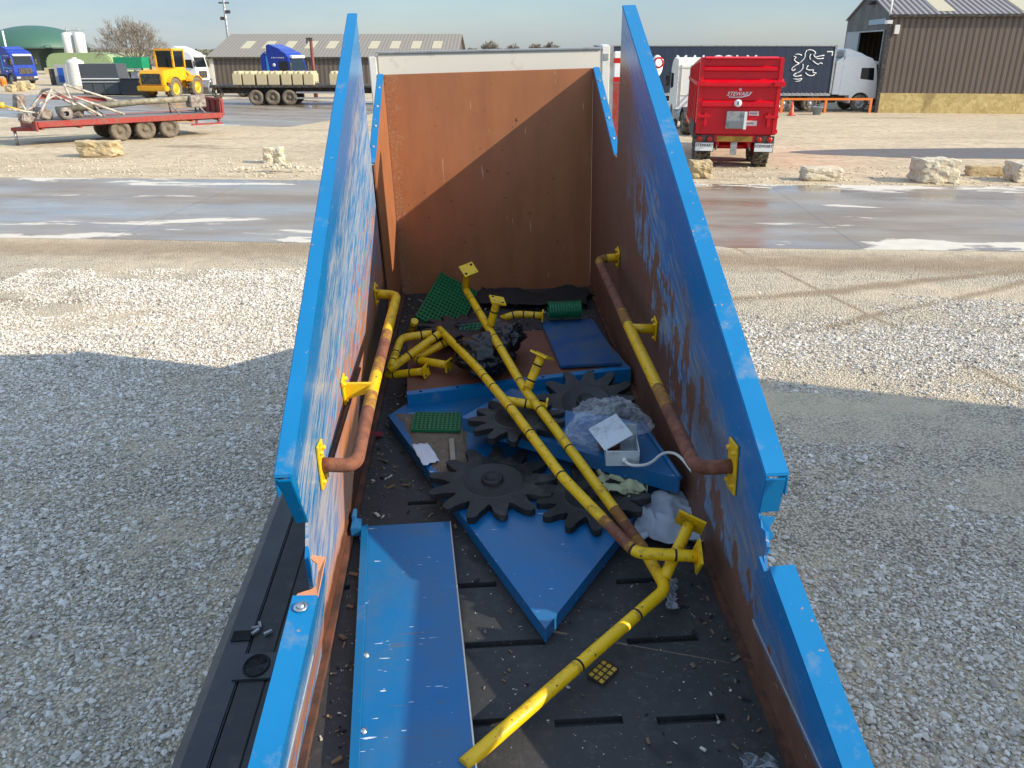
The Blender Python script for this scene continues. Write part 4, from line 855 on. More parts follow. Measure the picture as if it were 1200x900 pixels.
# -- lorry cab with chassis, heading +x, origin on the ground under the cab's rear wall
def lorry(name, label, M, body, hs=1., chassis=4.0, w=2.4, vis=m_white, deflector=True, accent=None, rear=False, group=None, wheels=True):
    t = thing(name, label, 'lorry', M, group); h = w / 2; H = lambda z: z if z < 1.2 else 1.2 + (z - 1.2) * hs
    arch = [(1.32 + .6 * math.cos(a), .52 + .6 * math.sin(a)) for a in [R_(v) for v in range(-5, 186, 19)]]
    prof = [(0, .95), (0, H(3.0)), (.12, H(3.3)), (1.2, H(3.38)), (1.72, H(3.2)), (2.0, H(2.85)), (2.17, H(2.0)), (2.26, H(1.2)), (2.26, .42), (1.95, .42)] + arch + [(.70, .5), (.62, .95)]
    m = MB(); m.prism(prof, 'y', -h, h); b = part(m, 'cab', body, t, bev=.045, seg=2)
    if deflector:
        m = MB(); m.prism([(.05, H(3.2)), (.05, H(3.72)), (.3, H(3.78)), (1.1, H(3.5)), (1.45, H(3.3)), (1.4, H(3.2))], 'y', -h * .9, h * .9); part(m, 'wind_deflector', body, t, bev=.05)
        for s in (-1, 1): m = MB(); m.prism([(.0, 1.0), (-.45, 1.0), (-.42, H(3.0)), (.0, H(3.3))], 'y', s * h * .97 - .03, s * h * .97 + .03); part(m, 'side_fairing', body, t, bev=.015)
    m = MB(); m.slab([(2.205, -h * .86, H(1.95)), (2.205, h * .86, H(1.95)), (2.04, h * .82, H(2.78)), (2.04, -h * .82, H(2.78))], .02, (1, 0, .2)); part(m, 'windscreen', m_glass, t)
    m = MB(); m.cbox((2.13, 0, H(2.92)), (.22, w * .84, .17 * hs), (0, R_(18), 0)); part(m, 'sun_visor', vis, t, bev=.02)
    m = MB(); m.box(2.25, 2.29, -h * .62, h * .62, 1.0, H(1.62))
    part(m, 'grille', m_chassis, t, bev=.01)
    m = MB(); m.box(1.95, 2.34, -h * 1.0, h * 1.0, .36, .82); part(m, 'bumper', m_chassis if vis is m_white else body, t, bev=.05)
    for s in (-1, 1):
        m = MB(); m.box(2.30, 2.36, s * h * .78 - .2, s * h * .78 + .2, .58, .76); part(m, 'headlight', m_lampw, t, bev=.02)
        m = MB(); m.prism([(1.15, H(1.95)), (1.98, H(1.85)), (1.90, H(2.62)), (1.15, H(2.62))], 'y', s * h * 1.0, s * (h + .012)); part(m, 'side_window', m_glass, t, bev=.004)
        m = MB(); m.cbox((2.22, s * (h + .13), H(2.25)), (.1, .2, .55 * hs)); m.cbox((2.1, s * (h + .03), H(2.6)), (.05, .25, .04)); part(m, 'mirror', m_chassis, t, bev=.02)
        if accent:
            m = MB(); m.prism([(.06, 1.3), (.22, 1.3), (.30, H(1.9)), (.14, H(3.0)), (.06, H(3.0))], 'y', s * h, s * (h + .006)); m.prism([(.25, H(1.62)), (2.1, H(1.50)), (2.1, H(1.56)), (.25, H(1.74))], 'y', s * h, s * (h + .006)); part(m, 'livery_stripe', accent, t)
            m = MB(); m.lathe([(0, .01), (.13, .01), (.13, 0)], 16, Matrix.Translation((.72, s * h, H(2.35))) @ Matrix.Rotation(R_(-90) * s, 4, 'X')); part(m, 'livery_disc', m_white, t)
            m = MB(); [m.box(.55 + k * .14, .62 + k * .14 + .03 * (k % 2), s * (h + .003) - .003, s * (h + .003) + .003, H(2.82), H(2.89)) for k in range(8)]; m.box(.6, .95, s * (h + .003) - .003, s * (h + .003) + .003, H(1.25), H(1.36)); m.prism([(1.2, H(1.25)), (1.3, H(1.38)), (1.5, H(1.42)), (1.7, H(1.38)), (1.8, H(1.25)), (1.7, H(1.33)), (1.5, H(1.37)), (1.3, H(1.33))], 'y', s * h, s * (h + .006)); part(m, 'livery_marks', m_white, t)
    if chassis:
        m = MB(); [m.box(-chassis, 1.9, s * .42 - .05, s * .42 + .05, .72, .95) for s in (-1, 1)]; m.box(-chassis, -chassis + .1, -h, h, .7, .9); part(m, 'chassis', m_chassis, t)
        m = MB(); m.cyl((-.9, h * .72, .7), (.55, h * .72, .7), .3, 20); part(m, 'fuel_tank', m_galv, t)
        m = MB(); m.lathe([(.5, 1.0), (.5, 1.08), (.1, 1.08), (.1, 1.0)], 24, Matrix.Translation((-chassis * .62, 0, 0))); part(m, 'fifth_wheel', m_chassis, t)
        m = MB(); [m.tube([(-.05, .3 * k, 1.9), (-.5, .3 * k, 1.2), (-1.0, .15 * k, 1.15)], .03, 6) for k in (-1, 0, 1)]; part(m, 'air_line', m_lampred, t)
    if rear:
        m = MB(); [m.box(-.03, .0, y - .012, y + .012, 1.1, H(3.05)) for y in (-h * .86, -h * .45, 0, h * .45, h * .86)]; [m.box(-.025, .0, -h * .9, h * .9, z, z + .03) for z in (H(1.6), H(2.9))]; m.box(-.05, 0, -h * .8, -h * .6, H(2.1), H(2.16)); part(m, 'rear_ribs', pm('cream_trim', S(196, 188, 172), .6), t)
        for s in (-1, 1):
            m = MB(); m.box(-chassis - .05, -chassis, s * h * .72 - .3, s * h * .72 + .3, .62, .86); part(m, 'tail_light', m_lampred, t, bev=.01); 
            m = MB(); m.prism([(-chassis * .62 + .75 * math.cos(R_(a)), .52 + .66 * math.sin(R_(a))) for a in range(0, 181, 15)] + [(-chassis * .62 + .70 * math.cos(R_(a)), .52 + .61 * math.sin(R_(a))) for a in range(180, -1, -15)], 'y', s * h * .98, s * h * .5); part(m, 'mudguard', m_chassis, t)
        m = MB(); m.box(-chassis - .06, -chassis, -.3, .3, .42, .56); part(m, 'number_plate', pm('plate_yellow', S(222, 190, 60), .5), t)
    if wheels:
        for s in (-1, 1):
            wheel(t, (1.32, s * (h - .16), .5), .5, .3, (0, s, 0))
            if chassis: wheel(t, (-chassis * .62, s * (h - .3), .5), .5, .55, (0, s, 0))
    return t
m_lblue = pm('lorry_blue', S(22, 54, 150), .25, var=.06); m_lacc = pm('lorry_light_blue', S(40, 150, 210), .3); m_lwhite = pm('lorry_white', S(228, 228, 224), .25, var=.04)
p = G(24, 98); t = lorry('lorry', 'blue lorry with white sun visor standing beside the round white tank at far left', WM((p.x - .6, p.y + .4, 0), R_(-32)), m_lblue, accent=m_lacc, chassis=5.)
m = MB(); m.box(-5, -.2, -1.15, 1.15, 2.9, 3.05); [m.cyl((-.6 - k * 1.4, s, .9), (-.6 - k * 1.4, s, 2.9), .06, 8) for k in range(3) for s in (-1.1, 1.1)]; m.box(-1.0, -.6, -1.0, 1.0, 1.0, 2.6); part(m, 'body_frame', m_galv, t)
p = at(322, 83, 69); lorry('lorry', 'blue lorry cab with white visor behind the block-laden trailer', WM((p.x, p.y, 0), R_(-16)), m_lblue, hs=1.04, accent=m_lacc, chassis=4.)
p = at(210, 90, 82); lorry('lorry', 'white lorry cab standing behind the yellow wheel loader', WM((p.x, p.y + .5, 0), R_(-8)), m_lwhite, hs=1.0, chassis=0)
# -- sheds
def gable_shed(name, label, M, L, D, ev, rg, wall, roof, lights=(), over=.25, base=None, door=None, plinth=0., trim=m_chassis):
    """long side along x at y=0, ridge along x at y=D/2"""
    t = thing(name, label, 'shed', M); z0 = plinth; wt = .12
    for k, (a, b) in enumerate(((0, wt), (D - wt, D))): m = MB(); m.box(0, L, a, b, z0, ev); part(m, 'wall', wall[0], t)
    if base: m = MB(); m.box(-.03, L + .03, -.05, -.002 + wt, 0, z0 - .002); m.box(-.03, wt, wt, D * .06, 0, z0 - .002); part(m, 'base_wall', base, t)
    for k, x in enumerate((0, L - wt)):
        pg = [(wt, z0), (wt, ev), (D / 2, rg), (D - wt, ev), (D - wt, z0)]
        if door and k == 0: pg = [(wt, z0), (wt, ev), (D / 2, rg), (D - wt, ev), (D - wt, z0), (door[1], 0 if not z0 else z0), (door[1], door[2]), (door[0], door[2]), (door[0], z0)]
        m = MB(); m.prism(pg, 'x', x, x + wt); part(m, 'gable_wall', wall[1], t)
    sl = (rg - ev) / (D / 2)
    for s in (0, 1):
        ya, yb = (-over, D / 2) if s == 0 else (D + over, D / 2); za = ev - sl * over
        m = MB(); m.prism([(ya, za + .02), (yb, rg + .02), (yb, rg + .10), (ya, za + .10)], 'x', -over, L + over); r = part(m, 'roof', roof, t)
        for (x0, x1, f0, f1) in (lights if s == 0 else ()):
            m = MB(); y0, y1 = ya + (yb - ya) * f0, ya + (yb - ya) * f1; q0, q1 = za + (rg - za) * f0, za + (rg - za) * f1
            m.prism([(y0, q0 + .103), (y1, q1 + .103), (y1, q1 + .125), (y0, q0 + .125)], 'x', x0, x1); part(m, 'rooflight', pm('rooflight_sheet', S(186, 174, 138), .4, var=.12), r)
    m = MB(); m.box(-over, L + over, -over - .08, -over, ev - sl * over - .06, ev - sl * over + .08); part(m, 'gutter', trim, t)
    return t
a, b = at(246, 67, 84), at(534, 67, 84); L = b.x - a.x; ridge = at(400, 41, 92).z
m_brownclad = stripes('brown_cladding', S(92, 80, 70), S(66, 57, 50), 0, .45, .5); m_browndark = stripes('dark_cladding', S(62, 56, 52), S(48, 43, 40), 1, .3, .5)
m_roof1 = stripes('grey_fibre_roof', S(142, 134, 120), S(122, 116, 106), 0, .35, .5, .8, bump=.3, var=.25)
lt = []
for k in range(11):
    x0 = 2.2 + k * 2.1
    if x0 + .8 < L: lt.append((x0, x0 + .95, .34, .66))
t = gable_shed('shed', 'long low brown shed with grey roof and pale rooflights behind the flat trailer', WM((a.x, 84, 0)), L, 16, a.z, ridge, (m_brownclad, m_browndark), m_roof1, lt)
m = MB(); m.box(-.04, .26, -.06, -.002, 0, a.z - .1); part(m, 'corner_trim', m_white, t)
a = at(236, 95, 92); p2 = at(262, 60, 92)
gable_shed('shed', 'small dark brown shed end beside the white lorry cab', WM((a.x, 101, 0)), 9, 10, p2.z - .9, p2.z + .4, (m_browndark, m_browndark), m_roof1)
# brown shed on the right with its doorway in the gable
cb = G(1027, 132); yaw = -math.atan2(122, FPX) * 1.0; Mb = WM((cb.x, cb.y, 0), yaw)
ev = at(1036, 18, cb.y).z; D = 10.2
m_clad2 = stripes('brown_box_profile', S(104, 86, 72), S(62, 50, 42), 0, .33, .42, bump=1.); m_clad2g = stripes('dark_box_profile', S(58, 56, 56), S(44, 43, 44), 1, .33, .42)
m_roof2 = stripes('weathered_box_roof', S(146, 138, 134), S(58, 48, 44), 0, .33, .55, bump=.8)
def basewall():
    t = NT('straw_coloured_stone'); n = t.noise(1.2, 6, .6); v = t.vor(5., out='Color'); c = t.mix(t.xyz(v)[0], S(176, 150, 88), S(214, 190, 124)); c = t.mix(t.ramp(t.noise(12, 6, .7), [(.4, 0.), (.7, .7)]), c, S(206, 188, 136)); c = t.mix(t.ramp(t.noise(.55, 5, .6, sc=(1, 1, .35)), [(.58, 0.), (.66, .55)]), c, S(120, 100, 66)); t.bump(t.noise(12, 6, .7), .8, .04); return t.out(c, .95)
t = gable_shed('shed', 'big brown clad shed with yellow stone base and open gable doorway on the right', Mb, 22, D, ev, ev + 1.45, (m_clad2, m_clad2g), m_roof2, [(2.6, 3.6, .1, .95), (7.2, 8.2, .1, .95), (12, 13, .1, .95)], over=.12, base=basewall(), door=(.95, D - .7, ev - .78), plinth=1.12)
m = MB(); m.box(-.10, -.002, D * .62, D - .75, 2.2, ev - .8); part(m, 'door_leaf', pm('grey_door', S(150, 156, 160), .5), t)
m = MB(); m.box(-.16, .02, -.14, .16, 0, ev); part(m, 'corner_trim', m_chassis, t)
m = MB(); m.box(-.08, -.01, .9, D - .65, ev - .82, ev - .74); [m.box(-.08, -.01, y, y + .1, 0, ev - .82) for y in (.86, D - .7)]; part(m, 'door_frame', m_galv, t)
m = MB(); m.box(-.05, -.002, 1.0, 4.6, ev - .42, ev - .12); part(m, 'sign_board', pm('pale_blue_sign', S(140, 160, 172), .5, var=.25, scale=6), t)
m = MB(); m.box(.22, .5, -.16, -.002, ev - 1.0, ev - .5); part(m, 'meter_box', m_white, t, bev=.02)
m = MB(); m.cyl((-.1, .1, ev - .4), (-.1, .1, ev + 1.2), .05, 8); m.cbox((-.1, .1, ev - .35), (.3, .5, .2)); part(m, 'conduit', m_white, t)
m = MB(); m.cbox((-.2, D * .42, ev + .85), (.35, .7, .18)); part(m, 'flood_lamp', m_chassis, t)

# -- dark blue curtain-sided trailer and its white lorry, backing out of the doorway
Yt = G(880, 131).y; a, b = at(700, 56, Yt), at(981, 52.5, Yt); zb = at(900, 109, Yt).z; zt = (a.z + b.z) / 2; L = b.x - a.x
t = thing('curtain_trailer', 'dark blue curtain-sided trailer with white lettering and a lion outline', 'trailer', WM((a.x, Yt, 0)))
def curtain_mat():
    t = NT('navy_curtain'); x, y, z = t.xyz(); n = t.noise(.8, 5, .6); c = t.mix(n, S(24, 34, 52), S(36, 50, 72)); t.bump(t.noise(1., 3, .5, sc=(4, 1, .4)), .35, .06)
    dg = t.math('FRACT', t.math('MULTIPLY', t.math('ADD', x, z), .8)); c = t.mix(t.ramp(dg, [(.0, .5), (.03, 0.), (1., 0.)]), c, S(52, 66, 86)); return t.out(c, .5)
m = MB(); m.box(0, L, 0, 2.5, zb, zt); part(m, 'curtain_body', curtain_mat(), t, bev=.03)
m = MB(); m.box(-.02, L + .02, -.03, 2.53, zt + .002, zt + .07); m.box(L - .08, L + .03, -.04, -.002, zb, zt); part(m, 'roof_edge', m_galv, t)
m = MB(); m.box(0, L, -.02, 2.5, zb - .16, zb - .005); [m.cbox((k * .28 + .2, -.024, zb - .02), (.05, .02, .12)) for k in range(int(L / .28))]; part(m, 'side_rail', m_galv, t)
m = MB(); m.box(.5, L - .3, .6, 1.9, zb - .5, zb - .17); part(m, 'chassis', m_chassis, t)
sc = px_scale(Yt)
for xp in (920, 951): wheel(t, ((xp - 700) / sc, .25, .47), .47, .36, (0, -1, 0))
for xp in (720, 745, 800): wheel(t, ((xp - 700) / sc, .25, .47), .47, .36, (0, -1, 0))
def letter(par, body, M, size, mat, name='lettering', **k):
    m = MB(); m.mesh(text_mesh(body, size, **k), M); return part(m, name, mat, par)
Rx = Matrix.Rotation(R_(90), 4, 'X')
m = MB(); 
for ch, xp in zip('MALCOLM', (797, 812, 824, 837.5, 850.5, 862.5, 877)):
    m.mesh(text_mesh(ch, .95, .004), Matrix.Translation(((xp - 700) / sc, -.012, zt - .86)) @ Rx)
part(m, 'lettering', m_lwhite, t)
m = MB(); m.lathe([(0, .01), (.45, .01), (.45, 0)], 24, Matrix.Translation((69 / sc, -.002, zt - 1.1)) @ Rx @ Matrix.Diagonal((.8, 1.4, 1, 1))); part(m, 'badge', m_lwhite, t)
m = MB(); m.lathe([(.22, .012), (.32, .012), (.32, 0)], 24, Matrix.Translation((71 / sc, -.012, zt - .9)) @ Rx); part(m, 'badge_ring', m_lampred, t)
lion = [[(.42, .98), (.52, 1.0), (.62, .97), (.70, .90), (.63, .86)], [(.42, .98), (.38, .90), (.40, .80), (.34, .70), (.25, .62)], [(.63, .86), (.68, .78), (.80, .82), (.94, .84)], [(.70, .76), (.82, .74), (.93, .76)], [(.62, .70), (.72, .62), (.80, .58), (.86, .64), (.92, .60)], [(.25, .62), (.14, .66), (.08, .74), (.16, .78), (.06, .82)], [(.25, .62), (.12, .54), (.04, .46), (.10, .40), (.16, .46)], [(.36, .60), (.38, .48), (.30, .38), (.20, .34)], [(.52, .56), (.46, .46), (.58, .42), (.70, .44), (.66, .36), (.78, .34)], [(.20, .34), (.10, .28), (.22, .24), (.36, .28)], [(.46, .36), (.54, .28), (.66, .26), (.74, .30)], [(.14, .18), (.28, .16), (.40, .20), (.34, .12), (.20, .10)], [(.30, .84), (.20, .88), (.10, .86)], [(.55, .88), (.52, .80), (.56, .72)]]
m = MB(); x0, w_, h_ = (922 - 700) / sc, 40 / sc, 38 / sc
for pl in lion:
    P = round_path([(x0 + u * w_, -.014, zb + .45 + v * h_) for u, v in pl], .3, 4); m.tube(P, .028, 6)
part(m, 'lion_outline', m_lwhite, t)
m = MB(); m.box(L - .55, L - .18, -.016, -.004, zt - .32, zt - .26); m.box(L - .24, L - .18, -.016, -.004, zt - .52, zt - .32); part(m, 'corner_mark', m_lwhite, t)
p = at(985, 100, Yt); lorry('lorry', 'white lorry cab nosing into the doorway of the brown shed on the right', WM((p.x + .0, Yt + 1.25, 0)), m_lwhite, hs=.92, chassis=2.4)

# -- white tractor unit seen from behind, left of the red trailer
Yr = 40.; p = at(824, 100, Yr); lorry('lorry', 'cream white lorry tractor seen from behind, left of the red tipping trailer', WM((p.x, Yr, 0), R_(88)), m_white, hs=.92, chassis=3.0, deflector=False, rear=True)

# -- red tipping trailer
p = G(857, 197); Y0 = p.y; t = thing('tipping_trailer', 'bright red high-sided farm tipping trailer seen from the rear', 'trailer', WM((p.x, Y0, 0), R_(-9)))
s_ = px_scale(Y0); topz = at(870, 67, Y0).z; botz = at(866, 158, Y0).z; hw = 45 / s_; hb = 44.5 / s_; LB = 6.2
m_redp = m_red
m = MB(); m.prism([(0, botz), (0, topz), (.4, topz - .02), (LB, topz - .38), (LB, botz + .25)], 'x', -hw, -hw + .06); m.prism([(0, botz), (0, topz), (.4, topz - .02), (LB, topz - .38), (LB, botz + .25)], 'x', hw - .06, hw); part(m, 'side_panel', m_redp, t, bev=.01)
m = MB(); [m.box(s * hw - .05, s * hw + .05, y, y + .14, botz + .1, topz - .12 - y * .055) for s in (-1, 1) for y in (.55, 1.5, 2.5, 3.5, 4.5, 5.5)]; [m.box(s * hw - .06, s * hw + .06, 0, LB, z, z + .12) for s in (-1, 1) for z in (botz + .05, topz - .85)]; part(m, 'side_rib', m_redp, t, bev=.012)
m = MB(); m.box(-hw + .06, hw - .06, 0, LB, botz - .0, botz + .08); m.box(-hw + .06, hw - .06, LB - .06, LB, botz, topz - .4); part(m, 'body_floor', m_redp, t)
# tailgate
m = MB(); m.box(-hw + .01, hw - .01, -.07, -.005, botz + .04, topz); tg = part(m, 'tailgate', m_redp, t, bev=.012)
def zpx(y): return at(870, y, Y0).z
m = MB()
for y0, y1, d in ((66, 69.5, .14), (77, 84, .12), (117, 126, .12)): m.prism([(-.071, zpx(y1)), (-.071 - d, zpx(y1 - 1.5)), (-.071 - d, zpx(y0 + 2.5)), (-.071, zpx(y0))], 'x', -hw + .12, hw - .18)
m.prism([(-.071, zpx(102)), (-.24, zpx(101)), (-.24, zpx(97)), (-.071, zpx(92))], 'x', -hw + .02, hw + .06)
[m.box(s * (hw - .06) - .06, s * (hw - .06) + .06, -.14, -.071, botz + .05, topz - .03) for s in (-1, 1)]
part(m, 'tailgate_rib', m_redp, tg, bev=.012)
for s in (-1, 1):
    m = MB(); m.cbox((s * (hw - .08), -.26, zpx(98)), (.34, .12, .14)); part(m, 'hinge', m_redp, tg, bev=.015)
    m = MB(); m.cbox((s * (hw - .28), -.16, zpx(140)), (.1, .12, .42)); m.cbox((s * (hw - .2), -.16, zpx(136)), (.42, .14, .10)); part(m, 'gate_latch', m_redp, tg, bev=.015)
X = lambda xp: (xp - 870 - (114 - 114)) / s_
m = MB(); m.box(X(858), X(878), -.30, -.071, zpx(150), zpx(130)); c = part(m, 'grain_chute', m_galv, tg, bev=.015)
m = MB(); m.box(X(861), X(875), -.325, -.302, zpx(149), zpx(141)); part(m, 'chute_door', pm('chute_grey', S(120, 124, 124), .4), c)
m = MB(); m.box(X(877.5), X(880.5), -.32, -.30, zpx(150.5), zpx(130)); part(m, 'chute_edge', m_lwhite, c)
letter(tg, 'STEWART', Matrix.Translation((X(870), -.08, zpx(110))) @ Rx, .165, m_lwhite, shear=.3)
m = MB(); m.tube(round_path([(X(859), -.085, zpx(113.6)), (X(872), -.085, zpx(114)), (X(881), -.085, zpx(111.6)), (X(883.5), -.085, zpx(107.5))], .2), .018, 6); part(m, 'swoosh', m_lwhite, tg)
m = MB(); m.lathe([(0, .01), (.045, .01), (.045, 0)], 12, Matrix.Translation((X(871), -.075, zpx(104.5))) @ Rx); part(m, 'stud', m_lwhite, tg)
m = MB(); m.lathe([(0, .012), (.115, .012), (.115, 0)], 24, Matrix.Translation((X(869.5), -.195, zpx(120.5))) @ Rx); bd = part(m, 'badge', m_lwhite, tg)
letter(bd, 'R', Matrix.Translation((X(869.5), -.21, zpx(120.5))) @ Rx, .14, m_chassis, shear=.2, name='badge_letter')
for x0, x1, y0, y1 in ((883, 894, 130, 135), (880, 893, 141, 147)):
    m = MB(); m.box(X(x0), X(x1), -.085, -.072, zpx(y1), zpx(y0)); q = part(m, 'notice', pm('notice_white', S(214, 198, 196), .5, var=.1), tg)
    m = MB(); [m.box(X(x0 + 1.5 + k * 1.6), X(x0 + 2.4 + k * 1.6), -.088, -.0855, zpx((y0 + y1) / 2 + 1), zpx((y0 + y1) / 2 - 1)) for k in range(5)]; part(m, 'notice_mark', m_oldred, q)
m = MB(); m.box(-hw + .2, hw - .2, -.04, .25, botz - .22, botz - .01); [m.box(s * .5 - .06, s * .5 + .06, .2, LB + 1.2, botz - .35, botz - .02) for s in (-1, 1)]; part(m, 'chassis', m_redp, t)
m = MB(); m.box(-.55, .55, -.07, -.042, botz - .20, botz - .04); part(m, 'number_plate', pm('dim_yellow_plate', S(150, 116, 40), .5), t)
m = MB(); [m.tube([(s * .42, .3, botz - .05), (s * .55, .2, botz - .5)], .03, 8) for s in (-1, 1)]; m.box(-.10, .10, -.05, .02, .42, botz - .22); part(m, 'tow_hitch', m_galv, t)
wr = .62
for s in (-1, 1):
    xx = s * 33.5 / s_
    for y in (.75, 2.15): wheel(t, (xx, y, wr), wr, .5, (s, 0, 0), tyre=m_tyre, rim=m_red, tread=18)
    m = MB(); m.box(xx - .30, xx + .30, -.06, -.03, botz - .52, botz - .02); fl = part(m, 'mud_flap', m_chassis, t)
    m = MB(); m.box(xx - .28, xx + .28, -.072, -.061, botz - .5, botz - .25); part(m, 'flap_plate', m_lwhite, fl)
    letter(fl, 'STEWART', Matrix.Translation((xx, -.076, botz - .33)) @ Rx, .125, m_chassis, shear=.15, name='flap_lettering')
    for k in (-1, 1): m = MB(); m.lathe([(0, .03), (.08, .028), (.085, 0)], 14, Matrix.Translation((xx + k * .16, -.062, botz - .13)) @ Rx); part(m, 'tail_light', m_lampred, fl)
m = MB(); [m.cyl((-hw + .1, y, wr), (hw - .1, y, wr), .09, 10) for y in (.75, 2.15)]; part(m, 'axle', m_redp, t)
m = MB(); m.prism([(0, .9), (2.9, .9), (2.9, 1.36), (0, 1.36)], 'x', -hw - .06, -hw + .02); part(m, 'mudguard', m_chassis, t)

# -- barrier, cone and bucket in front of the shed
ya = G(960, 131).y - 1.0; a, b = at(916, 116, ya), at(1023, 114.5, ya)
t = thing('crash_barrier', 'orange and black railing in front of the white lorry and shed doorway', 'barrier', WM((a.x, ya, 0))); m_or = pm('orange_paint', S(224, 120, 40), .5)
L = b.x - a.x; m = MB(); m.box(0, L, -.04, .04, a.z - .07, a.z + .05); part(m, 'top_rail', m_or, t)
for f in (.01, .49, .985): m = MB(); m.box(L * f - .07, L * f + .07, -.05, .05, 0, a.z - .072); part(m, 'post', m_or, t)
m = MB(); m.box(.1, L - .1, .055, .08, .05, .12); part(m, 'bottom_rail', m_chassis, t)
p = G(927, 135.5); t = thing('traffic_cone', 'red traffic cone standing by the orange barrier', 'cone', WM((p.x, p.y, 0)))
m = MB(); m.lathe([(.16, .03), (.03, .75), (0, .76)], 20); part(m, 'cone', pm('cone_red', S(226, 74, 44), .5), t); m = MB(); m.box(-.2, .2, -.2, .2, 0, .03); part(m, 'base', pm('cone_base', S(160, 44, 34), .6), t, bev=.01)
m = MB(); m.lathe([(.115, .28), (.078, .48)], 20); part(m, 'sleeve', pm('cone_sleeve', S(232, 140, 120), .4), t)
p = G(957, 134.5); t = thing('bucket', 'blue-grey bucket on the ground beside the cone', 'bucket', WM((p.x, p.y, 0))); m = MB(); m.lathe([(0, 0), (.22, 0), (.29, .42), (.31, .42), (.31, .45), (.27, .45), (.2, .03), (0, .03)], 24); part(m, 'pail', pm('bucket_grey', S(136, 148, 160), .5), t); m = MB(); m.tube([(.3 * math.cos(a), -.1, .44 + .12 * math.sin(a)) for a in [R_(v) for v in range(0, 181, 15)]], .01, 6); part(m, 'handle', m_galv, t)

# -- stone blocks along the road
def stone_m(nm, c1, c2):
    t = NT(nm); n = t.noise(3., 8, .7); c = t.mix(n, c1, c2); c = t.mix(t.ramp(t.noise(9, 6, .7), [(.5, 0.), (.7, .6)]), c, S(120, 106, 84)); t.bump(t.noise(7, 8, .7), .9, .06); return t.out(c, .95)
m_st1, m_st2 = stone_m('pale_stone', S(186, 172, 144), S(220, 208, 184)), stone_m('golden_stone', S(168, 146, 106), S(206, 184, 142))
def boulder(label, x0, x1, y0, y1, dep, mat, seed, amp=.22, sub=4, rz=0.):
    p = G((x0 + x1) / 2, y1); s = px_scale(p.y); w = (x1 - x0) / s; h = (y1 - y0) / s
    m = MB(); m.rock((0, dep / 2, h * .42), (w * 1.0, dep, h * 1.02), sub, amp, seed, 1.9); return tag(m.build('stone_block', mat, M=WM((p.x, p.y, 0), rz)), label, 'stone', 'stone blocks along the road')
boulder('golden stone block lying in front of the old red flat trailer', 85, 138, 164, 185, .9, m_st2, 3)
boulder('rounded golden stone in front of the red trailer\'s left wheel', 808, 838, 187, 210, .8, m_st2, 8, .15)
boulder('low flat grey stone slab right of the red tipping trailer', 939, 993, 195, 213, .7, m_st1, 5, .12)
boulder('large squarish pale stone block, biggest in the row on the right', 1076, 1131, 184, 216, 1.1, m_st1, 6, .12)
boulder('pale stone block cut by the right edge of the photo', 1189, 1240, 189, 215, 1., m_st1, 2, .12)
boulder('long low yellow stone kerb lying between the two right-hand blocks', 1130, 1192, 193, 207, .4, m_st2, 9, .06)
boulder('broken pale stone on a gravel heap left of the hopper', 306, 331, 172, 192, .5, m_st1, 12, .35)
boulder('small stone beside the blue lorry, leftmost', 4, 16, 99, 108, .8, m_st2, 14); boulder('upright golden stone before the blue lorry\'s front wheel', 15, 28, 95, 107, .8, m_st2, 15); boulder('small golden stone right of the upright one by the blue lorry', 28, 38, 97, 105, .7, m_st2, 16)
p = G(5, 101); t = thing('orange_drum', 'small orange drum beside the stones at far left edge', 'drum', WM((p.x, p.y, 0))); m = MB(); m.lathe([(0, 0), (.3, 0), (.32, .05), (.3, .3), (.32, .33), (.3, .6), (.3, .8), (0, .8)], 20); part(m, 'drum', m_or, t); m = MB(); m.lathe([(.05, .8), (.05, .84), (0, .84)], 10); part(m, 'cap', m_chassis, t)
p = G(325, 205); m = MB(); 
for k in range(34):
    a = random.uniform(0, 6.28); r = abs(random.gauss(0, .9)); m.rock((r * math.cos(a) * 1.5, r * math.sin(a) * .6, max(0, .22 - r * .14)), [random.uniform(.06, .22) for _ in range(3)], 1, .3, k)
tag(m.build('rubble', m_st1, M=WM((p.x, p.y + .6, 0))), kind='stuff')
# bank of loose chippings along the far edge of the road
m = MB(); 
for k in range(1500):
    xp = random.uniform(-30, 1230); 
    if 395 < xp < 815: continue
    yy = random.uniform(186, 208) + (10 if xp > 800 else 0); q = G(xp, yy); s = random.uniform(.02, .075); m.rock((q.x, q.y, s * .2), (s * 1.3, s, s * .8), 1, .3, k % 40)
tag(m.build('chippings', m_st1), kind='stuff')

# -- old red flat trailer with scrap machinery on it
p = G(162, 161); yaw = R_(42); t = thing('flat_trailer', 'faded red three-axle flat farm trailer loaded with scrap machinery', 'trailer', WM((p.x, p.y, 0), yaw)); dz = .92
m = MB(); m.box(-4.1, 3.4, -1.2, 1.2, dz - .04, dz); part(m, 'deck', pm('dusty_deck', S(128, 116, 108), .9, var=.25), t)
m = MB(); [m.box(-4.1, 3.4, s * 1.24 - .04, s * 1.24 + .04, dz - .2, dz + .02) for s in (-1, 1)]; m.box(-4.18, -4.1, -1.24, 1.24, dz - .34, dz + .02); part(m, 'side_rail', m_oldred, t, bev=.01)
m = MB(); m.box(3.4, 3.5, -1.25, 1.25, dz - .1, dz + .62); part(m, 'tailboard', m_oldred, t, bev=.01)
m = MB(); [m.box(3.34, 3.397, y, y + .07, dz, dz + .6) for y in (-1.2, -.6, 0, .6, 1.13)]; m.box(3.35, 3.397, -1.25, 1.25, dz + .52, dz + .62); part(m, 'tailboard_rib', m_oldred, t)
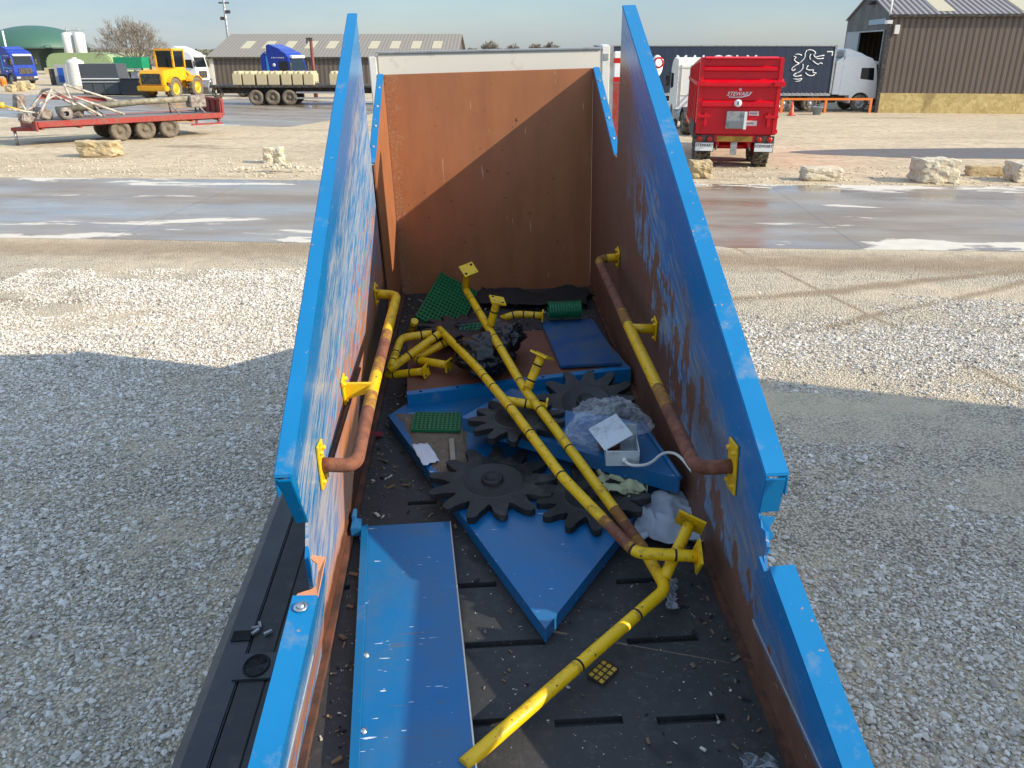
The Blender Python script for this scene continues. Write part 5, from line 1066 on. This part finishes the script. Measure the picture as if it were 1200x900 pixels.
m = MB(); [m.box(-4, 3.4, s * .5 - .06, s * .5 + .06, dz - .3, dz - .05) for s in (-1, 1)]; [m.box(x, x + .1, -1.2, 1.2, dz - .3, dz - .05) for x in (-4, -2.6, 2, 3.2)]; m.box(2.0, 3.4, -1.15, -1.05, .45, .52); [m.box(x, x + .08, -1.15, -1.05, .45, dz - .2) for x in (2.2, 3.2)]; part(m, 'chassis', m_oldred, t)
m = MB(); m.prism([(-4.1, .62), (-4.8, .08), (-4.8, -.08), (-4.1, -.62)], 'z', .55, .68); part(m, 'drawbar', m_oldred, t)
m = MB(); m.tube([(-4.7, .0, .55), (-4.7, 0, .0)], .06, 8); part(m, 'jack_leg', m_galv, t)
for k in (-1, 0, 1):
    for s in (-1, 1): wheel(t, (k * 1.02, s * 1.0, .42), .42, .38, (0, s, 0), tyre=m_dusty, rim=m_dusty)
m_mach = pm('weathered_grey_metal', S(150, 144, 134), .7, var=.25, scale=5, dirt=S(96, 72, 56), damt=.45)
t2 = thing('auger_pipe', 'long grey conveyor auger lying on the old red flat trailer', 'machine part', WM((p.x, p.y, 0), yaw)); 
m = MB(); m.tube([(-3.0, .2, dz + .32), (.2, -.2, dz + .55), (2.9, -.5, dz + .62)], [.15, .13, .13], 14); part(m, 'tube', pm('olive_tube', S(140, 134, 112), .6, var=.2, dirt=S(90, 78, 60), damt=.4), t2)
m = MB(); [m.tube([(x, y - .1, dz + .5), (x + .25, y + .5 * q, dz + .02)], .04, 6) for x, y in ((-1.6, 0), (1.4, -.3), (2.5, -.4)) for q in (-1, 1)]; part(m, 'stand', m_mach, t2); m = MB(); m.cbox((2.6, -.4, dz + .5), (.7, .6, .5)); part(m, 'drive_box', m_mach, t2, bev=.03)
t2 = thing('lifting_frame', 'tangle of pale bare metal frames on the front of the old red trailer', 'machine part', WM((p.x, p.y, 0), yaw)); q = lambda x, y, z: (x, y, dz + z)
m = MB()
for a, b, r in ((q(-4.0, -.9, .1), q(-3.2, -.7, 1.2), .05), (q(-3.2, -.7, 1.2), q(-1.6, -.9, .1), .05), (q(-3.2, .7, 1.1), q(-4.0, .9, .1), .05), (q(-3.2, .7, 1.1), q(-1.4, .9, .1), .05), (q(-3.2, -.7, 1.2), q(-3.2, .7, 1.1), .05), (q(-4.6, -.3, .2), q(-3.0, 0, .9), .04), (q(-2.6, -1., .9), q(-.6, -.6, .1), .05), (q(-2.4, .6, 1.3), q(-.2, .9, .5), .05), (q(-2.4, .6, 1.3), q(-2.2, .2, .1), .05), (q(-4.9, -.6, .5), q(-3.6, -.4, .25), .04), (q(-4.3, .2, .9), q(-4.0, -.3, -.1), .04)): m.cyl(a, b, r, 8)
part(m, 'frame', pm('bare_pale_metal', S(186, 178, 164), .5, var=.2, dirt=S(110, 80, 60), damt=.35), t2)
for c_, sz_, r_ in ((q(-4.2, .5, .7), (.4, .3, .55), (.2, .1, .3)), (q(-3.6, -.2, .25), (.6, .5, .4), (.1, .3, .5)), (q(-4.3, -.6, .1), (.5, .4, .3), (0, .3, .2)), (q(-2.2, .3, .2), (.5, .4, .3), (.2, .1, .9))):
    m = MB(); m.cbox(c_, sz_, r_); part(m, 'gearbox', m_mach, t2, bev=.04)
m = MB(); m.lathe([(.1, .25), (.24, .25), (.24, -.25), (.1, -.25), (.1, .25)], 18, Matrix.Translation(q(-2.9, -.65, .25)) @ Matrix.Rotation(R_(90), 4, 'X')); part(m, 'roller', m_mach, t2)
m = MB(); m.cyl(q(-5.1, -.2, .62), q(-4.9, -.2, .62), .12, 12); m.cyl(q(-4.95, -.2, .62), q(-4.2, -.3, .35), .04, 8); part(m, 'shaft', pm('yellow_shaft', S(190, 160, 60), .6), t2)
m = MB(); m.prism([(-3.4, .75), (-3.2, .95), (-.8, .7), (-.7, .55)], 'y', .95, 1.15, Matrix.Translation((0, 0, dz))); part(m, 'red_arm', m_oldred, t2)

# -- flat lorry trailer carrying concrete blocks
Yf = G(330, 123.5).y; a = at(246, 105, Yf); b = at(440, 105, Yf); L = b.x - a.x; sc = px_scale(Yf); bz = at(330, 100, Yf).z
t = thing('flatbed_trailer', 'black flat lorry trailer carrying concrete blocks, in front of the long shed', 'trailer', WM((a.x, Yf, 0)))
m = MB(); m.box(0, L + 5, 0, 2.5, bz - .14, bz); part(m, 'deck', m_chassis, t)
m = MB(); [m.box(.2, L + 5, y, y + .12, bz - .55, bz - .15) for y in (.75, 1.65)]; part(m, 'chassis_beam', m_chassis, t)
for xp in (298, 317.5, 337):
    for y in (.2, 2.3): wheel(t, ((xp - 246) / sc, y, .5), .5, .36, (0, -1 if y < 1 else 1, 0), tyre=m_dusty, rim=m_dusty)
m = MB(); M_ = Matrix.Translation(((252.5 - 246) / sc, .35, .82)) @ Matrix.Rotation(R_(90), 4, 'X'); m.lathe([(.2, -.14), (.36, -.16), (.42, 0), (.36, .16), (.2, .14), (.2, -.14)], 20, M_); part(m, 'spare_wheel', m_tyre, t)
m = MB(); [m.box((346 - 246) / sc, (398 - 246) / sc, -.02, .03, z, z + .1) for z in (.42, .78)]; part(m, 'side_guard', m_galv, t)
m = MB(); [m.box(x, x + .15, .5, .7, 0, bz - .2) for x in (8.6,)]; part(m, 'landing_leg', m_galv, t)
m_conc = pm('buff_concrete', S(188, 174, 138), .9, var=.15, scale=4, bump=.3, bscale=20)
bl = [(272, 283), (284, 298), (300, 312.5), (313.5, 327), (329, 341), (342, 354), (355, 367), (385, 396), (397, 409)]
names = ('leftmost', 'second from left', 'third from left', 'fourth from left', 'fifth from left', 'sixth from left', 'seventh from left, before the gap,', 'first one right of the gap', 'rightmost, next to the hopper wall')
pr = None
for (x0, x1), nm in zip(bl, names):
    w = (x1 - x0) / sc - .03; hgt = at(330, 86.5, Yf).z - bz; loc = a.x + (x0 - 246) / sc
    tb = thing('concrete_block', nm + ' of the buff concrete blocks on the black trailer', 'concrete block', WM((loc, Yf + .25, bz + .002)), 'concrete blocks on the trailer')
    m = MB(); m.box(0, w, 0, 1.6, 0, hgt); part(m, 'block', m_conc, tb, bev=.03)
    for k in range(2):
        for j in range(3): m = MB(); m.lathe([(.16, hgt), (.13, hgt + .14), (0, hgt + .15)], 12, Matrix.Translation((w * (.27 + .46 * k), .25 + j * .55, 0))); part(m, 'stud', m_conc, tb)
p = at(369, 98, 66); q = at(364, 46, 66); t = thing('jib_post', 'rust red post with hooked top rising behind the concrete blocks', 'post', WM((p.x, p.y, 0))); dx = q.x - p.x
m = MB(); m.tube([(0, 0, 0), (0, 0, p.z), (dx, 0, q.z)], [.16, .15, .11], 8); part(m, 'post', pm('red_brown_paint', S(110, 52, 44), .6), t); m = MB(); m.cbox((dx - .1, 0, q.z), (.45, .2, .22)); m.cyl((dx - .3, 0, q.z), (dx - .3, 0, q.z - .3), .05, 8); part(m, 'hook', m_chassis, t)

# -- yellow wheel loader
p = G(206, 115); t = thing('wheel_loader', 'yellow wheel loader parked behind the old red trailer, seen from the back', 'wheel loader', WM((p.x - .15, p.y, 0), R_(79))); m_lo = pm('loader_yellow', S(232, 168, 20), .4, var=.1, dirt=S(130, 104, 60), damt=.2)
m = MB(); m.prism([(-2.6, 1.0), (-2.6, 1.75), (-2.4, 2.05), (-.5, 2.2), (-.5, .9), (-1.4, .8)], 'y', -1.0, 1.0); part(m, 'engine_hood', m_lo, t, bev=.06)
m = MB(); m.box(-2.64, -2.605, -.8, .8, 1.1, 1.85); part(m, 'grille', m_chassis, t)
m = MB(); m.box(-2.75, -2.2, -1.2, 1.2, .62, 1.0); part(m, 'counterweight', m_lo, t, bev=.06)
m = MB(); m.box(-.55, 1.0, -.75, .75, 1.3, 2.25); part(m, 'cab', m_lo, t, bev=.04); m = MB(); m.box(-.6, 1.05, -.8, .8, 3.42, 3.58); part(m, 'cab_roof', m_lo, t, bev=.04)
for x, y in ((-.58, -.72), (-.58, .72), (.9, -.72), (.9, .72)): m = MB(); m.box(x, x + .12, y - .06, y + .06, 2.25, 3.42); part(m, 'cab_post', m_lo, t)
m = MB(); m.box(-.5, .95, -.70, .70, 2.26, 3.41); part(m, 'cab_glass', m_glass, t)
m = MB(); m.box(.9, 2.2, -.6, .6, .8, 1.6); [m.prism([(1.2, 1.9), (1.5, 2.0), (3.2, .7), (3.0, .5)], 'y', y, y + .2) for y in (-.65, .45)]; part(m, 'lift_arm', m_lo, t, bev=.03)
m = MB(); m.prism([(3.0, .15), (4.2, .12), (4.2, .2), (3.3, .3), (3.1, .6), (3.3, 1.2), (3.2, 1.25), (2.9, .7)], 'y', -1.35, 1.35); part(m, 'bucket', m_galv, t)
for x in (-1.45, 1.55):
    for s in (-1, 1):
        wheel(t, (x, s * 1.05, .78), .78, .55, (0, s, 0), tyre=m_dusty, rim=m_lo, tread=16); m = MB(); m.prism([(x + .95 * math.cos(R_(a)), .78 + .9 * math.sin(R_(a))) for a in range(30, 151, 15)] + [(x + .89 * math.cos(R_(a)), .78 + .84 * math.sin(R_(a))) for a in range(150, 29, -15)], 'y', s * .8, s * 1.3); part(m, 'mudguard', m_lo, t)
m = MB(); m.cyl((-1.6, .5, 2.05), (-1.6, .5, 2.9), .07, 10); part(m, 'exhaust', m_chassis, t)

# -- skips, tanks, silos, domes at far left
Ys = 71.; a = at(99, 113, Ys); sc = px_scale(Ys); w = 43 / sc
t = thing('steel_skip', 'dark grey steel skip behind the old red trailer', 'skip', WM((a.x, Ys, 0), R_(3))); m_gs = pm('dark_grey_paint', S(72, 76, 80), .5, var=.15)
m = MB(); m.prism([(0, .1), (w + .1, .1), (w - .1, 2.42), (-.05, 2.42)], 'y', 0, 2.2); part(m, 'body', m_gs, t, bev=.02)
m = MB(); m.box(-.03, w + .05, -.08, -.01, 1.25, 1.32); m.box(-.03, w + .05, -.08, -.01, 1.02, 1.06); part(m, 'rail', m_lwhite, t); m = MB(); [m.box(x, x + .1, -.05, -.005, .1, 1.0) for x in (.1, .9, 1.8, w - .2)]; part(m, 'rib', m_gs, t)
a = at(143, 112, Ys - .6); t = thing('water_tank', 'low black box tank between the grey skip and the yellow loader', 'tank', WM((a.x, Ys - .6, 0))); m = MB(); m.box(0, 24 / sc, 0, 1.6, 0.02, 1.25); part(m, 'body', pm('black_plastic', S(32, 36, 42), .5), t, bev=.05); m = MB(); m.box(-.03, 24 / sc + .03, -.03, 1.63, 1.26, 1.33); part(m, 'lid', pm('black_plastic2', S(52, 54, 58), .5), t, bev=.02)
Yg = 80.; a = at(134, 80, Yg); b = at(165, 67, Yg); t = thing('green_bin', 'green bin raised on a grey frame, before the bare tree', 'bin', WM((a.x, Yg, 0))); w = b.x - a.x
m = MB(); m.box(0, w, 0, 1.8, a.z, b.z); part(m, 'bin', pm('bright_green_paint', S(22, 128, 88), .5), t, bev=.03); m = MB(); [m.box(x, x + .12, y, y + .12, 0, a.z) for x in (0, w - .12) for y in (0, 1.68)]; m.box(0, w, 0, .1, a.z - .15, a.z - .01); [m.box(x, x + .6, .3, 1.3, .1, 1.6) for x in (.5, 1.3)]; part(m, 'frame', m_galv, t)
p = G(88, 101); sc = px_scale(p.y); r = 9.7 / sc; t = thing('round_tank', 'round white ribbed tank standing right of the blue lorry', 'tank', WM((p.x, p.y + r, 0))); Hh = 30 / sc
m = MB(); prof = [(0, 0), (r, 0)]
for k in range(7): z = Hh * .88 * k / 7; prof += [(r, z + .04), (r * 1.02, z + Hh * .06), (r, z + Hh * .12)]
m.lathe(prof + [(r * .98, Hh * .89), (r * .6, Hh * .97), (0, Hh)], 28); part(m, 'tank', pm('translucent_white', S(204, 204, 196), .5), t); m = MB(); m.lathe([(.25, Hh * .98), (.25, Hh * 1.03), (0, Hh * 1.03)], 14); part(m, 'lid', m_white, t)
p = G(65, 100); t = thing('cabinet', 'grey pump cabinet with a blue panel, left of the round white tank', 'cabinet', WM((p.x, p.y + .3, 0), R_(8))); m = MB(); m.box(0, 1.2, 0, 1.1, .02, 2.0); part(m, 'case', pm('cabinet_grey', S(150, 150, 150), .6), t, bev=.02); m = MB(); m.box(.35, .92, -.03, -.002, .3, 1.7); part(m, 'panel', pm('panel_blue', S(24, 80, 160), .5), t); m = MB(); m.box(-.6, -.05, .2, 1.2, .02, 1.6); part(m, 'dark_bin', m_chassis, t)
for xp, nm in ((78, 'left one of the two slim white silos behind the green clamp'), (91.5, 'right one of the two slim white silos behind the green clamp')):
    Yq = 150.; b = at(xp, 38, Yq); t = thing('silo', nm, 'silo', WM((b.x, Yq, 0)), 'white silos'); r = 6.1 / px_scale(Yq); m = MB(); m.lathe([(0, 0), (r, 0), (r, b.z - .2), (r * .7, b.z), (0, b.z + .1)], 24); part(m, 'drum', pm('silo_white', S(214, 210, 200), .5, var=.06), t); m = MB(); m.cyl((0, 0, b.z), (0, 0, b.z + .7), .12, 8); m.tube([(r * math.cos(R_(k * 30)), r * math.sin(R_(k * 30)), b.z + .35) for k in range(13)], .04, 5); part(m, 'top_rail', m_galv, t)
Yd = 150.; b = at(6, 30, Yd); sc = px_scale(Yd); r = 58 / sc; t = thing('gas_dome', 'large green dome of the digester at the far left', 'dome', WM((b.x, Yd + r, 0))); zr = at(30, 57.5, Yd).z
m = MB(); m.lathe([(r * math.cos(R_(a)), zr + (b.z - zr) * 1.06 * math.sin(R_(a))) for a in range(0, 91, 6)], 48); part(m, 'membrane', pm('dome_green', S(58, 96, 80), .55, var=.08), t); m = MB(); m.lathe([(r + .05, 0), (r + .05, zr), (r + .25, zr), (r + .25, zr + .25), (r, zr + .25)], 48); part(m, 'tank_wall', pm('dark_green_wall', S(46, 62, 56), .6), t)
Yc = 130.; a, b = at(50, 62, Yc), at(131, 62, Yc); w = b.x - a.x; h = a.z; t = thing('silage_clamp', 'pale green covered clamp behind the round tank and skip', 'clamp', WM((a.x, Yc, 0))); m = MB(); m.prism([(0, 0), (.1, h * .6), (.5, h * .86), (1.2, h * .97), (2.2, h), (w - 2.5, h), (w - 1.2, h * .95), (w - .5, h * .8), (w - .1, h * .5), (w, 0)], 'y', 0, 14); part(m, 'cover', pm('pale_green_sheet', S(142, 160, 112), .6, var=.1, scale=1), t, bev=.2); m = MB(); m.box(-.1, w + .1, -.3, -.05, 0, .9); part(m, 'front_wall', m_conc, t)
a = at(8, 60, 120.); b = at(5, 36, 120.); m = MB(); m.cyl((0, 0, 0), (0, 0, b.z), .12, 8); t = thing('lightning_rod', 'thin white pole in front of the green dome', 'pole', WM((a.x, 120, 0))); part(m, 'pole', m_lwhite, t); m = MB(); m.lathe([(.3, 0), (.3, .1), (0, .1)], 10); part(m, 'foot', m_galv, t)
p = at(268, 50, 104.); q = at(262.5, 0, 104.); t = thing('flood_light_mast', 'tall thin light mast rising behind the long shed', 'mast', WM((p.x, 104, 0))); Hm = q.z + 2
m = MB(); m.tube([(0, 0, 0), (0, 0, Hm)], [.2, .12], 8); part(m, 'mast', m_galv, t); m = MB(); [m.cbox((dx, 0, q.z - 1.6 + dx), (.5, .3, .35)) for dx in (-.35, .35)]; m.cbox((0, 0, q.z - .3), (1.2, .2, .15)); part(m, 'lamp_head', m_chassis, t)
# -- striped boom on a red machine, right of the white lorry
Yb = 28.; a, b = at(722.5, 97, Yb), at(723.5, 60, Yb); w = 8.6 / px_scale(Yb) / 2; t = thing('striped_boom', 'white boom with red bands standing on a red base, right of the hopper lorry', 'boom', WM((a.x, Yb, 0)))
m = MB(); m.box(-w, w, -w, w, a.z, b.z); part(m, 'boom', m_lwhite, t, bev=.03); m = MB(); [m.box(-w - .006, w + .006, -w - .006, w + .006, z, z + .15) for z in (b.z - .35, a.z + .03)]; part(m, 'red_band', m_lampred, t); m = MB(); m.box(-.6, .5, -.5, .5, .25, a.z - .002); part(m, 'base', m_oldred, t, bev=.04)
m = MB(); m.tube(round_path([(-w, -.1, a.z + .1), (-w - .4, -.1, a.z + .5), (-w - .5, -.1, a.z - .4)], .3), .035, 6); part(m, 'hose', m_chassis, t)

# -- bare trees
def bark(): 
    t = NT('grey_bark'); t.out(t.mix(t.noise(5, 5, .6), S(112, 104, 94), S(158, 148, 134)), .9); return t.m
m_bark = bark()
def bare_tree(label, base, H, spread, seed, levels=6, twig=.03, group=None, r0=.34, ln0=.215):
    rnd = random.Random(seed); t = thing('bare_tree', label, 'tree', WM(base), group); tk = MB(); cr = MB()
    def grow(m, p, d, ln, r, lv):
        k = 3; path = [p]; dd = d.copy()
        for i in range(k): dd = (dd + Vector((rnd.gauss(0, .10), rnd.gauss(0, .10), rnd.gauss(.02, .07)))).normalized(); path.append(path[-1] + dd * ln / k)
        r2 = max(twig * .6, r * .62); m.tube(path, [r + (r2 - r) * i / k for i in range(k + 1)], 6 if lv < 3 else 4, cap=False)
        if lv >= levels: return
        n = 3 if lv < 3 else rnd.choice((2, 3, 3))
        for c in range(n):
            a = rnd.uniform(0, 6.28); f = 1. if c == 0 else rnd.uniform(.45, 1.); i = min(k - 1, int(f * k)); q = path[i].lerp(path[i + 1], f * k - i) if f < 1 else path[-1]
            o = dd.orthogonal().normalized(); o = (Matrix.Rotation(a, 3, dd) @ o); sp = rnd.uniform(.3, .75) * spread
            nd = (dd + o * sp + Vector((0, 0, .10 if lv > 2 else .0))).normalized(); grow(cr, q, nd, ln * rnd.uniform(.70, .84), max(twig, r2 * rnd.uniform(.6, .85)), lv + 1)
    tk.tube([(0, 0, 0), (.05, 0, H * .12), (0, .05, H * .24)], [r0 * 1.3, r0, r0 * .9], 10, cap=False); part(tk, 'trunk', m_bark, t)
    for c in range(13):
        a = c * 2.4 + rnd.uniform(-.2, .2); el = R_(8 + 80 * (c / 12) ** .8); grow(cr, Vector((0, .05, H * (.19 + .06 * c / 12))), Vector((math.cos(a) * math.cos(el), math.sin(a) * math.cos(el), math.sin(el))), H * ln0 * (1 + .12 * math.sin(el)), r0 * .42, 1)
    part(cr, 'crown', m_bark, t, norm=False); return t
p = at(160, 80, 110.); top = at(155, 17, 110.).z; bare_tree('large bare tree with a broad round crown behind the green bin', (p.x, 110, 0), top, 1.0, 5, 6, .020, None, .42)
for k, (xp, tp, lab) in enumerate(((575, 46, 'leftmost of the far bare trees above the white cab'), (600, 50, 'second of the far bare trees above the white cab'), (628, 49, 'third of the far bare trees above the white cab'), (645, 47.5, 'rightmost of the far bare trees above the white cab'))):
    Yt2 = 240.; b = at(xp, tp, Yt2); bare_tree(lab, (b.x, Yt2, 0), b.z * 1.02, 1.2, 20 + k, 5, .07, 'far bare trees', .4)
# far hedgerow along the fields: a mass of twigs
m = MB()
for k in range(9000):
    x = random.uniform(-190, 210); y = 262 + random.gauss(0, 2.); hh = 3.2 + .7 * mnoise.noise(Vector((x * .06, 1, 2))); z = random.uniform(0, 1) ** .7 * hh
    s = random.uniform(.25, .7); a = random.uniform(0, 3.14); m._new([(x, y, z), (x + s * math.cos(a), y + s * math.sin(a), z + s * .4), (x + s * .4, y, z + s * 1.2)], [(0, 1, 2)])
tag(m.build('hedgerow', pm('hedge_twigs', S(98, 92, 76), .9, var=.3, scale=.3), norm=False), kind='stuff')
# -- unseen block behind the camera, shaped to cast the shadow on the right gravel
kx, ky, kz = sun_dir; Hs = 7.0; shp = lambda p: Vector((p[0] + kx / kz * Hs, p[1] + ky / kz * Hs))
e0, e1 = G(893, 450), G(1200, 494); d = (e1 - e0).normalized(); c0 = e0 - d * 1.9; c1 = e0 + d * 16
A2, B2 = shp(c0), shp(c1); t = thing('unseen_shadow_block', 'unseen stand-in building behind the camera, shaped so its shadow covers the gravel on the right', 'shed', Matrix.Identity(4))
m = MB(); m.prism([tuple(A2), tuple(B2), (B2.x, B2.y - 14), (A2.x + .4, A2.y - 14)], 'z', 0, Hs); part(m, 'wall', m_browndark, t); m = MB(); m.prism([(A2.x + .05, A2.y - .1), (B2.x, B2.y - .1), (B2.x, B2.y - 14), (A2.x + .4, A2.y - 14)], 'z', Hs + .004, Hs + .05); part(m, 'roof', m_roof1, t)

# -- added platform, out of view on the right: its board shades the near blue sheet
t = thing('added_shade_platform', 'steel platform added out of view right of the hopper to shade the near blue sheet', 'platform', T @ Matrix.Translation((2.2, 1.0, -1.3)))
m = MB(); m.box(-.33, -.29, -1.6, 1.15, 2.44, 2.59); part(m, 'shade_board', m_galv, t)
m = MB(); m.box(-.28, .6, -1.6, .1, 2.38, 2.43); part(m, 'deck', m_galv, t)
for x in (-.25, .55):
    for y in (-1.55, -.05): m = MB(); m.box(x - .03, x + .03, y, y + .06, 0, 2.38); part(m, 'leg', m_galv, t)
